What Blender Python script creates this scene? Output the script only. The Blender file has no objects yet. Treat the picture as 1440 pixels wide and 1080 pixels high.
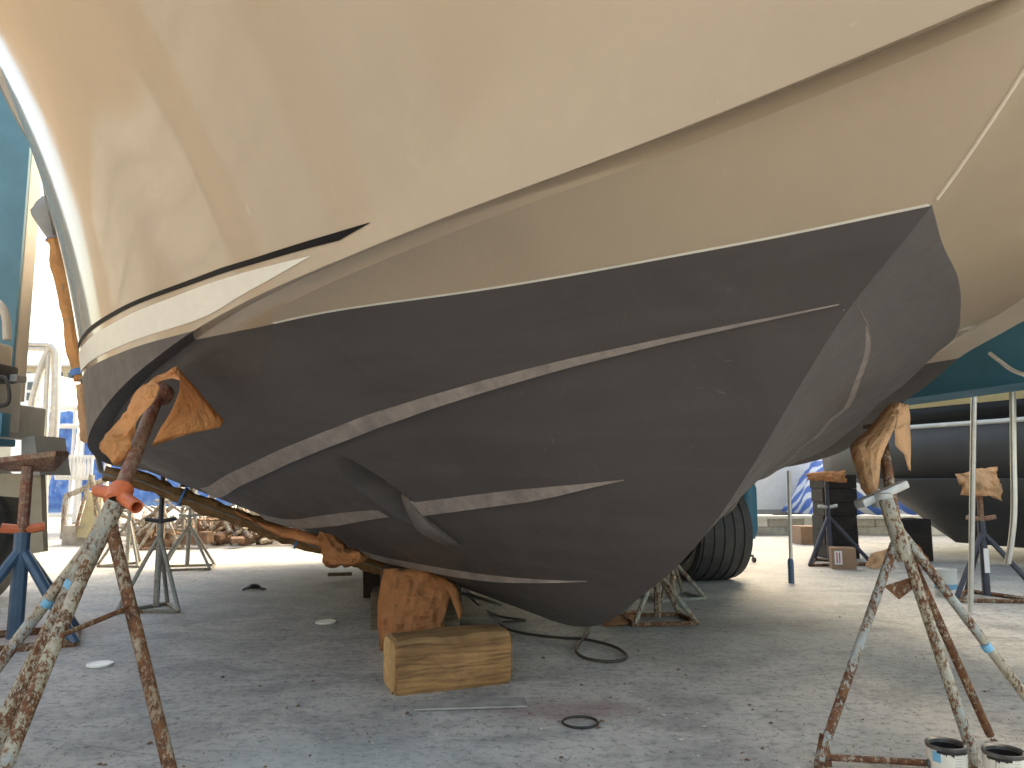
import bpy, bmesh, math, random
from mathutils import Vector, Matrix, noise as mnoise
random.seed(7)
PI=math.pi; R=math.radians
sc=bpy.context.scene; COL=sc.collection
# ---------------------------------------------------------------- camera, sky, sun, exposure
CAMZ=0.95; PITCH=R(7.0); FPX=1080.0
cam=bpy.data.cameras.new('camera'); cam_o=bpy.data.objects.new('camera',cam); COL.objects.link(cam_o)
cam.sensor_width=36; cam.lens=27.0; cam.clip_start=.05; cam.clip_end=900
cam_o.location=(0,0,CAMZ); cam_o.rotation_euler=(PI/2+PITCH,0,0)
cam.dof.use_dof=True; cam.dof.focus_distance=3.1; cam.dof.aperture_fstop=8.0
sc.camera=cam_o
SUN_AZ=R(-36.0)      # measured from +Y (behind the boat) towards -X
SUN_EL=R(42.0)
world=bpy.data.worlds.new('World'); sc.world=world; world.use_nodes=True
wn=world.node_tree; bg=wn.nodes['Background']
sky=wn.nodes.new('ShaderNodeTexSky'); sky.sky_type='NISHITA'; sky.sun_disc=False
sky.sun_elevation=SUN_EL; sky.sun_rotation=-SUN_AZ; sky.air_density=1.0; sky.dust_density=4.0; sky.ozone_density=1.0
wn.links.new(sky.outputs[0],bg.inputs[0]); bg.inputs[1].default_value=0.15
sun=bpy.data.lights.new('sun','SUN'); sun.energy=.7; sun.angle=R(22); sun.color=(1,.93,.82)
sun_o=bpy.data.objects.new('sun',sun); COL.objects.link(sun_o)
sd=Vector((-math.sin(SUN_AZ)*math.cos(SUN_EL),math.cos(SUN_AZ)*math.cos(SUN_EL),math.sin(SUN_EL)))
sun_o.rotation_euler=sd.to_track_quat('Z','Y').to_euler(); sun_o.location=sd*40
sc.view_settings.view_transform='Standard'; sc.view_settings.look='None'
sc.view_settings.exposure=2.45; sc.view_settings.gamma=1.0; sc.view_settings.use_curve_mapping=False
sc.view_settings.use_white_balance=True; sc.view_settings.white_balance_temperature=8600; sc.view_settings.white_balance_tint=6
sc.cycles.max_bounces=8; sc.cycles.diffuse_bounces=5; sc.cycles.glossy_bounces=4
# ---------------------------------------------------------------- helpers
def at(px,py,z=0.0):
    "point of the horizontal plane z seen at a pixel of the 1440 x 1080 photograph"
    x=(px-720)/FPX; y=(540-py)/FPX
    d=Vector((x,math.cos(PITCH)-y*math.sin(PITCH),math.sin(PITCH)+y*math.cos(PITCH)))
    k=(z-CAMZ)/d.z
    return Vector((0,0,CAMZ))+d*k
def ad(px,py,Y):
    x=(px-720)/FPX; y=(540-py)/FPX
    d=Vector((x,math.cos(PITCH)-y*math.sin(PITCH),math.sin(PITCH)+y*math.cos(PITCH)))
    return Vector((0,0,CAMZ))+d*(Y/d.y)
def V(*a): return Vector(a)
class MB:
    def __init__(s): s.v=[];s.f=[];s.m=[];s.cm=0
    def add(s,vs,fs):
        o=len(s.v); s.v+= [tuple(p) for p in vs]; s.f+=[tuple(i+o for i in f) for f in fs]; s.m+=[s.cm]*len(fs); return s
    def box(s,c,sz,rot=None,bev=0.0):
        c=Vector(c); hx,hy,hz=sz[0]/2,sz[1]/2,sz[2]/2
        if bev<=0:
            P=[V(x,y,z) for x in(-hx,hx) for y in(-hy,hy) for z in(-hz,hz)]
            F=[(0,1,3,2),(4,6,7,5),(0,4,5,1),(2,3,7,6),(0,2,6,4),(1,5,7,3)]
        else:
            bm=bmesh.new(); bmesh.ops.create_cube(bm,size=1.0)
            for v in bm.verts: v.co=V(v.co.x*sz[0],v.co.y*sz[1],v.co.z*sz[2])
            bmesh.ops.bevel(bm,geom=bm.edges[:],offset=bev,segments=2,affect='EDGES',profile=.6)
            bm.verts.index_update()
            P=[v.co.copy() for v in bm.verts]; F=[tuple(v.index for v in f.verts) for f in bm.faces]; bm.free()
        if rot is not None:
            M=rot if isinstance(rot,Matrix) else Matrix.Rotation(rot,3,'Z')
            P=[M@p for p in P]
        return s.add([p+c for p in P],F)
    def tube(s,path,r,n=12,cap=True,flat=1.0,up=None,wob=0.0):
        path=[Vector(p) for p in path]; rs=r if isinstance(r,(list,tuple)) else [r]*len(path)
        rings=[]; prev=None
        for i,p in enumerate(path):
            a=path[max(i-1,0)];b=path[min(i+1,len(path)-1)]; d=(b-a).normalized()
            if up is not None: u=Vector(up)-d*Vector(up).dot(d)
            elif prev is None:
                u=d.orthogonal()
            else: u=prev-d*prev.dot(d)
            u.normalize(); prev=u; w=d.cross(u)
            ring=[]
            for k in range(n):
                t=2*PI*k/n; rr=rs[i]*(1+wob*mnoise.noise(V(p.x*9+k*1.7,p.y*9,p.z*9+k)))
                ring.append(p+u*math.cos(t)*rr+w*math.sin(t)*rr*flat)
            rings.append(ring)
        vs=[q for g in rings for q in g]; fs=[]
        for i in range(len(path)-1):
            for k in range(n):
                k2=(k+1)%n; fs.append((i*n+k,i*n+k2,(i+1)*n+k2,(i+1)*n+k))
        if cap: fs.append(tuple(range(n-1,-1,-1))); fs.append(tuple((len(path)-1)*n+k for k in range(n)))
        return s.add(vs,fs)
    def pipe(s,a,b,r,wall=.004,n=14):
        "hollow open pipe"
        a=Vector(a);b=Vector(b);d=(b-a).normalized();u=d.orthogonal().normalized();w=d.cross(u)
        vs=[]
        for p,rr in((a,r),(b,r),(b,r-wall),(a,r-wall)):
            for k in range(n):
                t=2*PI*k/n; vs.append(p+u*math.cos(t)*rr+w*math.sin(t)*rr)
        fs=[]
        for i in range(4):
            j=(i+1)%4
            for k in range(n):
                k2=(k+1)%n; fs.append((i*n+k,i*n+k2,j*n+k2,j*n+k))
        return s.add(vs,fs)
    def lathe(s,prof,c=(0,0,0),n=28,axis=None):
        c=Vector(c); vs=[];fs=[]
        M=Matrix.Identity(3) if axis is None else Vector((0,0,1)).rotation_difference(Vector(axis)).to_matrix()
        for (r,z) in prof:
            for k in range(n):
                t=2*PI*k/n; vs.append(c+M@V(r*math.cos(t),r*math.sin(t),z))
        for i in range(len(prof)-1):
            for k in range(n):
                k2=(k+1)%n; fs.append((i*n+k,i*n+k2,(i+1)*n+k2,(i+1)*n+k))
        return s.add(vs,fs)
    def prism(s,poly,depth):
        "poly: list of 3D points, extruded by vector depth"
        poly=[Vector(p) for p in poly]; depth=Vector(depth); n=len(poly)
        vs=poly+[p+depth for p in poly]
        fs=[tuple(range(n-1,-1,-1)),tuple(range(n,2*n))]+[(i,(i+1)%n,n+(i+1)%n,n+i) for i in range(n)]
        return s.add(vs,fs)
    def grid(s,G,close=False):
        nr=len(G);nc=len(G[0]); vs=[p for g in G for p in g];fs=[]
        for i in range(nr-1):
            for j in range(nc-1): fs.append((i*nc+j,i*nc+j+1,(i+1)*nc+j+1,(i+1)*nc+j))
        return s.add(vs,fs)
    def build(s,name,mat,parent=None,smooth=False,angle=35,loc=None):
        me=bpy.data.meshes.new(name)
        o0=Vector((0,0,0))
        if parent is not None: o0=parent_loc(parent)
        elif loc is not None: o0=Vector(loc)
        me.from_pydata([tuple(Vector(p)-o0) for p in s.v],[],s.f)
        bm=bmesh.new(); bm.from_mesh(me); bmesh.ops.recalc_face_normals(bm,faces=bm.faces[:]); bm.to_mesh(me); bm.free()
        for mm in (mat if isinstance(mat,(list,tuple)) else [mat]): me.materials.append(mm)
        if any(s.m):
            for p,i in zip(me.polygons,s.m): p.material_index=i
        if smooth:
            me.shade_smooth()
            if angle<180: me.set_sharp_from_angle(angle=R(angle))
        o=bpy.data.objects.new(name,me); COL.objects.link(o)
        if parent is not None: o.parent=parent
        elif loc is not None: o.location=loc
        return o
def parent_loc(o):
    l=Vector((0,0,0))
    while o is not None: l=l+Vector(o.location); o=o.parent
    return l
def tag(o,label=None,cat=None,group=None,kind=None):
    if label: o['label']=label
    if cat: o['category']=cat
    if group: o['group']=group
    if kind: o['kind']=kind
    return o
def thing(name,label,cat,loc=(0,0,0),group=None):
    o=bpy.data.objects.new(name,None); o.empty_display_size=.1; COL.objects.link(o); o.location=loc
    return tag(o,label,cat,group)
def copy_tree(o,parent=None):
    c=o.copy(); COL.objects.link(c)
    if parent is not None: c.parent=parent
    for ch in o.children: copy_tree(ch,c)
    return c
def solid(o,th,sub=0,off=0.0):
    if sub:
        m=o.modifiers.new('sub','SUBSURF'); m.levels=sub; m.render_levels=sub
    m=o.modifiers.new('thick','SOLIDIFY'); m.thickness=th; m.offset=off
    return o
# ---------------------------------------------------------------- materials
class NT:
    def __init__(s,name):
        s.m=bpy.data.materials.new(name); s.m.use_nodes=True; s.t=s.m.node_tree; s.b=s.t.nodes['Principled BSDF']
        s.tc=s.t.nodes.new('ShaderNodeTexCoord')
    def n(s,kind,**k):
        x=s.t.nodes.new(kind)
        for a,b in k.items(): setattr(x,a,b)
        return x
    def link(s,a,b): s.t.links.new(a,b)
    def coord(s,scale=(1,1,1),obj=True,rot=(0,0,0)):
        mp=s.n('ShaderNodeMapping'); mp.inputs['Scale'].default_value=scale; mp.inputs['Rotation'].default_value=rot
        s.link(s.tc.outputs['Object' if obj else 'Generated'],mp.inputs[0]); return mp.outputs[0]
    def noise(s,scale,detail=6,rough=.55,co=None,dist=0.0):
        x=s.n('ShaderNodeTexNoise'); x.inputs['Scale'].default_value=scale; x.inputs['Detail'].default_value=detail
        x.inputs['Roughness'].default_value=rough; x.inputs['Distortion'].default_value=dist
        s.link(co if co is not None else s.tc.outputs['Object'],x.inputs['Vector']); return x.outputs[0]
    def vor(s,scale,co=None,feat='F1',out=0):
        x=s.n('ShaderNodeTexVoronoi'); x.feature=feat; x.inputs['Scale'].default_value=scale
        s.link(co if co is not None else s.tc.outputs['Object'],x.inputs['Vector']); return x.outputs[out]
    def ramp(s,v,stops,interp='LINEAR'):
        x=s.n('ShaderNodeValToRGB'); x.color_ramp.interpolation=interp; e=x.color_ramp.elements
        while len(e)<len(stops): e.new(.5)
        for el,(p,c) in zip(e,stops):
            el.position=p; el.color=(c if isinstance(c,tuple) else (c,c,c))+(1,)
        s.link(v,x.inputs[0]); return x.outputs[0]
    def mix(s,f,a,b,mode='MIX'):
        x=s.n('ShaderNodeMix',data_type='RGBA',blend_type=mode)
        for i,val in ((0,f),(6,a),(7,b)):
            if isinstance(val,(int,float)): x.inputs[i].default_value=val
            elif isinstance(val,tuple): x.inputs[i].default_value=val+(1,)
            else: s.link(val,x.inputs[i])
        return x.outputs[2]
    def math(s,op,a,b=0.0):
        x=s.n('ShaderNodeMath',operation=op)
        for i,val in ((0,a),(1,b)):
            if isinstance(val,(int,float)): x.inputs[i].default_value=val
            else: s.link(val,x.inputs[i])
        return x.outputs[0]
    def bump(s,h,strength=.3,dist=.01):
        x=s.n('ShaderNodeBump'); x.inputs['Strength'].default_value=strength; x.inputs['Distance'].default_value=dist
        s.link(h,x.inputs['Height']); s.link(x.outputs[0],s.b.inputs['Normal']); return s
    def col(s,c):
        if isinstance(c,tuple): s.b.inputs['Base Color'].default_value=c+(1,)
        else: s.link(c,s.b.inputs['Base Color'])
        return s
    def set(s,**k):
        for a,b in k.items():
            i=s.b.inputs[a.replace('_',' ')]
            if isinstance(b,(int,float)): i.default_value=b
            elif isinstance(b,tuple): i.default_value=b+(1,)
            else: s.link(b,i)
        return s
def simple(name,c,rough=.6,metal=0.0,var=.25,scale=8,bump=.1,spec=.5):
    t=NT(name); n=t.noise(scale,8,.6)
    d=tuple(x*(1-var) for x in c); l=tuple(min(1,x*(1+var)) for x in c)
    t.col(t.ramp(n,[(.3,d),(.7,l)])); t.set(Roughness=rough,Metallic=metal,Specular_IOR_Level=spec)
    if bump: t.bump(t.noise(scale*6,6),bump,.004)
    return t.m
M={}
def concrete():
    t=NT('yard_concrete')
    big=t.noise(.45,5,.55,dist=.4); med=t.noise(2.3,8,.62,dist=.7)
    str_=t.noise(3.0,7,.6,co=t.coord((.8,1.35,1),rot=(0,0,R(12))),dist=.5)
    c=t.ramp(big,[(.3,(.4,.388,.362)),(.5,(.51,.495,.46)),(.72,(.6,.578,.525))])
    c=t.mix(t.ramp(med,[(.36,.7),(.55,0.0)]),c,(.24,.243,.24))
    c=t.mix(t.ramp(str_,[(.5,0.0),(.7,.55)]),c,(.53,.525,.5))
    str2=t.noise(3.6,9,.72,co=t.coord((.75,1.4,1),rot=(0,0,R(-6))),dist=1.1); c=t.mix(t.ramp(str2,[(.36,.6),(.5,0.0)]),c,(.25,.252,.245))
    c=t.mix(t.ramp(t.noise(1.1,4,.5,dist=.2),[(.56,0.0),(.75,.35)]),c,(.29,.36,.36))   # faded blue-green paint dust
    c=t.mix(t.ramp(t.noise(26,8,.75),[(.34,.75),(.5,0.0),(.56,0.0),(.72,.65)]),c,t.ramp(t.noise(26,8,.75),[(.45,(.1,.105,.11)),(.55,(.52,.51,.48))]))
    # spilt paint: worn reddish patch in front of the timber, pale spatters
    def patch(cx,cy,rx,ry,ns,amp,lo=.75,hi=1.05):
        mp=t.n('ShaderNodeMapping'); mp.inputs['Location'].default_value=(-cx/rx,-cy/ry,0); mp.inputs['Scale'].default_value=(1/rx,1/ry,0)
        t.link(t.tc.outputs['Object'],mp.inputs[0])
        ln=t.n('ShaderNodeVectorMath',operation='LENGTH'); t.link(mp.outputs[0],ln.inputs[0])
        v=t.math('ADD',ln.outputs['Value'],t.math('MULTIPLY',t.math('SUBTRACT',t.noise(ns,6,.7),.5),amp))
        return t.ramp(v,[(lo,1.0),(min(1,hi),0.0)])
    p=t.math('MULTIPLY',patch(.2,3.32,.42,.2,7,1.3,.45,1.0),.55); c=t.mix(p,c,(.25,.15,.15))
    p=t.math('MULTIPLY',patch(-2.9,5.0,.5,.5,6,1.6,.4,1.0),.4); c=t.mix(p,c,(.34,.16,.15))
    p=t.math('MULTIPLY',patch(.95,2.45,.4,.25,6,1.5,.4,1.0),.35); c=t.mix(p,c,(.42,.4,.3))
    p=t.math('MULTIPLY',patch(1.6,5.2,.8,.35,5,1.6,.35,1.0),.45); c=t.mix(p,c,(.09,.09,.09))
    p=t.math('MULTIPLY',patch(-.6,2.75,.7,.3,5,1.6,.35,1.0),.4); c=t.mix(p,c,(.4,.47,.46))
    # little specks of paint and plaster
    vs=t.vor(30); sp=t.math('MULTIPLY',t.ramp(t.math('ADD',vs,t.math('MULTIPLY',t.noise(60,4),.25)),[(.2,1.0),(.26,0.0)]),t.ramp(t.noise(3,3),[(.46,0.0),(.56,.9)]))
    c=t.mix(sp,c,(.62,.6,.55))
    vs=t.vor(24,co=t.coord((1,1.4,1),rot=(0,0,.6))); sp=t.math('MULTIPLY',t.ramp(vs,[(.08,1.0),(.13,0.0)]),t.ramp(t.noise(4,3,co=t.coord((1,1,1),rot=(.4,0,0))),[(.5,0.0),(.58,1.0)]))
    c=t.mix(sp,c,(.07,.07,.07))
    # hairline cracks
    ck=t.vor(.55,co=t.mix(.3,t.coord((1,1,1)),t.noise(2.5,6,.7)) if False else None,feat='DISTANCE_TO_EDGE'); 
    c=t.mix(t.math('MULTIPLY',t.ramp(ck,[(.0,1.0),(.003,0.0)]),t.ramp(t.noise(.9),[(.55,0.0),(.62,.45)])),c,(.07,.07,.075))
    t.col(c); t.set(Roughness=t.ramp(med,[(.3,.62),(.7,.85)]),Specular_IOR_Level=.35)
    h=t.math('ADD',t.math('MULTIPLY',str_,1.0),t.math('MULTIPLY',t.noise(40,8,.7),.35)); h=t.math('ADD',h,t.math('MULTIPLY',med,.7))
    t.bump(h,.6,.022)
    return t.m
M['ground']=concrete()
def gelcoat(name,c,rough=.07,dust=.25):
    t=NT(name)
    n=t.noise(1.6,6,.6,dist=.6)
    cc=t.ramp(n,[(.3,tuple(x*.95 for x in c)),(.7,tuple(min(1,x*1.04) for x in c))])
    # chalky run-down streaks and smears
    st=t.noise(5,6,.6,co=t.coord((2.2,2.2,.28)),dist=.8)
    cc=t.mix(t.ramp(st,[(.6,0.0),(.82,dust)]),cc,tuple(min(1,x*1.18+.02) for x in c))
    mk=t.vor(3.6,co=t.coord((1.9,1.9,.4),rot=(.05,.1,0))); mk=t.math('ADD',mk,t.math('MULTIPLY',t.noise(9,5),.12))  # pale marks: scuffs plus small streak reflections put into the colour
    cc=t.mix(t.math('MULTIPLY',t.ramp(mk,[(.09,.55),(.13,0.0)]),t.ramp(t.noise(.9,3),[(.5,0.0),(.6,1.0)])),cc,tuple(min(1,x*1.35+.03) for x in c))
    sk=t.noise(7,8,.75,co=t.coord((5,5,.6),rot=(.3,.2,0)),dist=1.0)
    cc=t.mix(t.math('MULTIPLY',t.ramp(sk,[(.64,0.0),(.69,.4)]),t.ramp(t.noise(1.3,3),[(.5,0.0),(.6,1.0)])),cc,tuple(min(1,x*1.3+.03) for x in c))
    t.col(cc)
    rr=t.ramp(t.noise(3.2,6,.65,co=t.coord((1.4,1.4,.5)),dist=.7),[(.35,rough),(.62,rough*1.5),(.75,rough*3.2)])
    t.set(Roughness=rr,Specular_IOR_Level=.5)
    t.bump(t.noise(2.2,3,.5,co=t.coord((1,1,.7))),.05,.03)
    return t.m
M['tan']=gelcoat('tan_gelcoat',(.44,.352,.26)); M['tan_edge']=simple('tan_edge_highlight',(.6,.52,.42),.4,var=.1)  # edge tone is a painted highlight for the stem crease
M['white_stripe']=simple('white_boot_stripe',(.72,.69,.6),.35,var=.04,scale=14,bump=.05)
M['black_stripe']=simple('black_pinstripe',(.008,.008,.009),.6,var=.2,bump=.02,spec=.12)
M['primer']=simple('pale_paint_edge',(.7,.68,.6),.5,var=.1)
def antifoul():
    t=NT('dark_antifouling_paint')
    n=t.noise(1.1,7,.62,dist=.8); n2=t.noise(9,8,.7,co=t.coord((1,1,.6)))
    c=t.ramp(n,[(.3,(.066,.06,.06)),(.5,(.077,.067,.065)),(.7,(.085,.073,.07))])
    c=t.mix(t.ramp(n2,[(.48,0.0),(.78,.3)]),c,(.115,.105,.101))
    # roller bands along the hull
    rl=t.noise(2.2,5,.6,co=t.coord((.5,.5,5.0),rot=(.12,.1,.2)),dist=.3)
    c=t.mix(t.ramp(rl,[(.44,0.0),(.62,.32)]),c,(.108,.098,.098))
    # chalky scratches and rubbed patches
    sc_=t.noise(3,8,.75,co=t.coord((1,6,14),rot=(.5,.3,.2)),dist=1.2)
    c=t.mix(t.math('MULTIPLY',t.ramp(sc_,[(.6,0.0),(.68,.5)]),t.ramp(t.noise(1.7,4),[(.5,0.0),(.62,1.0)])),c,(.19,.17,.16))
    sc2=t.noise(5,8,.7,co=t.coord((9,2,1),rot=(.2,.6,.9)),dist=.9)
    c=t.mix(t.math('MULTIPLY',t.ramp(sc2,[(.64,0.0),(.69,.5)]),t.ramp(t.noise(2.1,4,co=t.coord((1,1,1),rot=(1,0,0))),[(.54,0.0),(.62,1.0)])),c,(.2,.18,.165))
    # dusty run marks
    dr=t.noise(7,6,.6,co=t.coord((2.5,2.5,.22)),dist=.3)
    c=t.mix(t.ramp(dr,[(.55,0.0),(.75,.25)]),c,(.1,.093,.09))
    t.col(c); t.set(Roughness=t.ramp(n2,[(.3,.45),(.7,.66)]),Specular_IOR_Level=.4)
    t.bump(t.math('ADD',t.math('MULTIPLY',rl,.6),t.math('ADD',t.noise(70,6,.7),t.math('MULTIPLY',t.noise(4,3),.5))),.2,.006)
    return t.m
M['bottom']=antifoul()
def antifoul_worn_lit():  # worn paint, with the bright light on the rail faces put into its colour
    t=NT('scuffed_lit_antifouling_paint')
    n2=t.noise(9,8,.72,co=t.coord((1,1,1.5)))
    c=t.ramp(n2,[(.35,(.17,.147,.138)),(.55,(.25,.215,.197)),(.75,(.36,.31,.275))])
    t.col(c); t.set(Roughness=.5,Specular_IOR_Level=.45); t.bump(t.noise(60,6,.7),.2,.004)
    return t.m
M['scuff_lit']=antifoul_worn_lit()
M['fairing']=simple('lit_dark_paint',(.11,.095,.088),.42,var=.2,scale=30,bump=.3)  # paler than the bottom paint: light on the bulge put into its colour
def rusty(name,paint,paint2,rust=.5,scale=16,stretch=(1,1,.45)):
    t=NT(name)
    co=t.coord(stretch); a=t.noise(scale,9,.7,co=co,dist=.9); b=t.noise(scale*.35,6,.6,co=co,dist=.5)
    rc=t.ramp(t.noise(scale*2.4,8,.7),[(.3,(.05,.022,.013)),(.5,(.14,.056,.026)),(.7,(.27,.13,.06))])
    pc=t.ramp(b,[(.36,paint),(.5,paint),(.56,paint2),(.75,paint2)])
    pc=t.mix(t.ramp(t.noise(scale*1.5,6,.7),[(.4,.45),(.6,0.0)]),pc,(.16,.15,.13))
    lo=.36+rust*.2
    f=t.noise(scale*6,9,.78,co=t.coord((1,1,.6)))
    mm=t.math('ADD',t.math('ADD',t.math('MULTIPLY',a,.36),t.math('MULTIPLY',b,.12)),t.math('MULTIPLY',f,.52))
    m=t.ramp(mm,[(lo-.012,0.0),(lo+.02,1.0)])
    g_=t.ramp(mm,[(lo+.02,0.0),(lo+.09,1.0)])
    pc=t.mix(g_,t.mix(.55,pc,(.42,.36,.24)),pc)
    t.col(t.mix(m,rc,pc)); t.set(Roughness=t.ramp(m,[(0,.85),(1,.5)]),Specular_IOR_Level=.4)
    t.bump(t.math('ADD',m,t.math('MULTIPLY',t.noise(scale*5,6,.7),.5)),.5,.003)
    return t.m
M['rust_cream']=rusty('rusty_cream_painted_steel',(.42,.41,.34),(.26,.32,.33),.62)
M['rust_blue']=rusty('rusty_blue_white_painted_steel',(.32,.4,.45),(.44,.41,.34),.62,14)
M['rust_brown']=rusty('brown_rusted_steel',(.42,.36,.3),(.2,.09,.05),.82,12)
M['rust_red']=rusty('red_oxide_steel',(.2,.058,.032),(.15,.045,.028),.3,9)
M['rust_grey']=rusty('weathered_grey_steel',(.3,.33,.33),(.22,.26,.27),.38,14)
M['olive']=rusty('weathered_olive_steel',(.2,.21,.18),(.16,.18,.17),.5,14)
M['orange']=simple('orange_painted_handle',(.6,.15,.06),.5,var=.2,scale=22,bump=.25)
M['blue_steel']=simple('navy_painted_steel',(.045,.1,.17),.45,var=.25,scale=10,bump=.15)
M['navy']=simple('dark_painted_steel',(.045,.05,.07),.5,var=.25,scale=14,bump=.15)
M['galv']=simple('galvanised_steel',(.42,.43,.42),.45,metal=.35,var=.2,scale=18,bump=.2)
M['alu']=simple('dull_aluminium',(.6,.59,.55),.4,metal=.5,var=.12,scale=14,bump=.1)
M['teal']=simple('teal_painted_steel',(.03,.15,.22),.45,var=.16,scale=3,bump=.08)
M['teal_pale']=simple('faded_teal_steel',(.075,.19,.235),.5,var=.14,scale=3,bump=.08)
M['beige']=simple('beige_painted_steel',(.5,.43,.34),.5,var=.12,scale=5,bump=.08)
M['greyp']=simple('grey_machine_paint',(.3,.3,.28),.5,var=.15,scale=5,bump=.08)
M['darkp']=simple('black_rubber_trim',(.02,.022,.024),.5,var=.2,bump=.1)
M['tyre']=simple('tyre_rubber',(.045,.044,.043),.65,var=.3,scale=12,bump=.2)
M['rim']=simple('dusty_black_rim',(.07,.07,.07),.55,var=.3,scale=10)
def kraft(name,c,trans=.35,sc_=1.0):
    t=NT(name)
    n=t.noise(6,6,.65,dist=.6); f=t.noise(140,4,.7,co=t.coord((1,.25,1)))
    cc=t.ramp(n,[(.3,tuple(x*.78 for x in c)),(.7,tuple(min(1,x*1.12) for x in c))])
    cc=t.mix(t.ramp(f,[(.35,.2),(.6,0.0)]),cc,tuple(x*.6 for x in c))
    wob=t.noise(5,4,.6)
    co=t.n('ShaderNodeVectorMath',operation='ADD'); t.link(t.tc.outputs['Object'],co.inputs[0]); t.link(t.mix(.12,(0,0,0),wob),co.inputs[1])
    v1=t.vor(11*sc_,co=co.outputs[0],feat='DISTANCE_TO_EDGE'); v2=t.vor(26*sc_,co=co.outputs[0],feat='DISTANCE_TO_EDGE')
    cr=t.ramp(v1,[(0,1.0),(.025,0.0)]); cr2=t.ramp(v2,[(0,1.0),(.02,0.0)])
    cm=t.math('MULTIPLY',t.math('ADD',cr,t.math('MULTIPLY',cr2,.5)),t.ramp(t.noise(4,4),[(.42,0.0),(.6,1.0)]))
    cc=t.mix(t.math('MULTIPLY',cm,.4),cc,tuple(min(1,x*1.35+.05) for x in c))
    t.col(cc); t.set(Roughness=.68,Specular_IOR_Level=.3)
    h=t.math('ADD',t.ramp(v1,[(0,0.0),(.3,1.0)]),t.math('MULTIPLY',t.ramp(v2,[(0,0.0),(.25,1.0)]),.5)); h=t.math('ADD',h,t.math('MULTIPLY',t.noise(30,5),.3))
    t.bump(h,.6,.01)
    tr=t.n('ShaderNodeBsdfTranslucent'); t.link(cc,tr.inputs[0])
    mx=t.n('ShaderNodeMixShader'); mx.inputs[0].default_value=trans
    out=t.t.nodes['Material Output']; t.link(t.b.outputs[0],mx.inputs[1]); t.link(tr.outputs[0],mx.inputs[2]); t.link(mx.outputs[0],out.inputs[0])
    return t.m
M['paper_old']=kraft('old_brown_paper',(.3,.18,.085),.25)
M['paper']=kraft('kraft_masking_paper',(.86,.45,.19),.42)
M['paper_pale']=kraft('pale_kraft_paper',(.8,.5,.28),.38)
M['paper_red']=kraft('reddish_kraft_paper',(.62,.28,.12),.35)
M['tape']=simple('blue_masking_tape',(.07,.2,.48),.6,var=.12,bump=.1)
M['tape_pale']=simple('light_blue_tape',(.15,.42,.62),.5,var=.12,bump=.1)
def wood(name,c1,c2,rot=(0,0,0),scale=1.0,wscale=14,endg=False):
    t=NT(name); co=t.coord((1,1,1),rot=rot)
    if not endg:
        w=t.n('ShaderNodeTexWave',wave_type='BANDS',bands_direction='Z'); w.inputs['Scale'].default_value=wscale*scale; w.inputs['Distortion'].default_value=9
        w.inputs['Detail'].default_value=4; w.inputs['Detail Scale'].default_value=1.2
        mp=t.coord((.16,1,1),rot=rot); t.link(mp,w.inputs[0])
        g=t.noise(13,9,.74,co=t.coord((.14,1.5,1.5),rot=rot),dist=1.3)
    else:
        w=t.n('ShaderNodeTexWave',wave_type='RINGS',rings_direction='X'); w.inputs['Scale'].default_value=wscale*scale; w.inputs['Distortion'].default_value=2.5
        w.inputs['Detail'].default_value=3; t.link(co,w.inputs[0])
        g=t.noise(24,8,.7,co=co)
    c=t.ramp(t.math('ADD',t.math('MULTIPLY',w.outputs[1],.1),t.math('MULTIPLY',g,.92)),[(.25,tuple(x*.42 for x in c2)),(.42,c2),(.62,c1),(.85,tuple(min(1,x*1.25) for x in c1))])
    c=t.mix(t.ramp(t.noise(3,6,.65,dist=.5),[(.4,.5),(.6,0.0)]),c,tuple(x*.5 for x in c2))
    ck=t.noise(9,7,.7,co=t.coord((.1,2.6,2.6),rot=rot),dist=.3)
    c=t.mix(t.ramp(ck,[(.3,.85),(.36,0.0)]),c,(.03,.02,.012))
    t.col(c); t.set(Roughness=.75,Specular_IOR_Level=.3)
    t.bump(t.math('ADD',g,t.math('MULTIPLY',t.ramp(ck,[(.3,0.0),(.4,1.0)]),.7)),.6,.008)
    return t.m
M['timber']=wood('sawn_timber_side',(.43,.235,.1),(.22,.115,.05))
M['timber_end']=wood('sawn_timber_end_grain',(.68,.46,.22),(.5,.32,.14),endg=True,wscale=26)
M['timber_top']=wood('sawn_timber_top',(.42,.25,.115),(.28,.16,.075))
M['timber_dark']=wood('dark_old_timber',(.035,.025,.02),(.02,.014,.012))
M['timber_grey']=wood('weathered_grey_timber',(.22,.18,.12),(.13,.1,.065))
M['card']=simple('brown_cardboard',(.32,.19,.12),.8,var=.15,scale=12)
M['label_white']=simple('white_label',(.75,.73,.72),.6,var=.05)
M['label_red']=simple('red_print',(.5,.08,.1),.6,var=.05)
M['black']=simple('black_cable_rubber',(.016,.016,.015),.5,var=.2)
M['cord']=simple('dark_cord',(.035,.03,.024),.6,var=.2)
M['white']=simple('dirty_white_paint',(.72,.72,.69),.5,var=.07,scale=5)
M['plastic_w']=simple('white_plastic_lid',(.75,.74,.7),.4,var=.06)
M['cream']=gelcoat('cream_gelcoat',(.85,.76,.46),.12,.1)
M['nb_bottom']=simple('charcoal_antifouling',(.05,.049,.05),.55,var=.2,scale=2,bump=.1)
M['nb_black']=simple('black_gelcoat',(.01,.011,.013),.5,var=.2,bump=0,spec=.2)
M['conc']=simple('old_concrete_block',(.34,.32,.28),.85,var=.25,scale=9,bump=.4)
M['ply']=simple('stained_plywood',(.42,.37,.22),.8,var=.22,scale=5,bump=.2)
M['scrap']=rusty('mixed_scrap_steel',(.35,.4,.43),(.45,.4,.33),.62,9)
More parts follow.
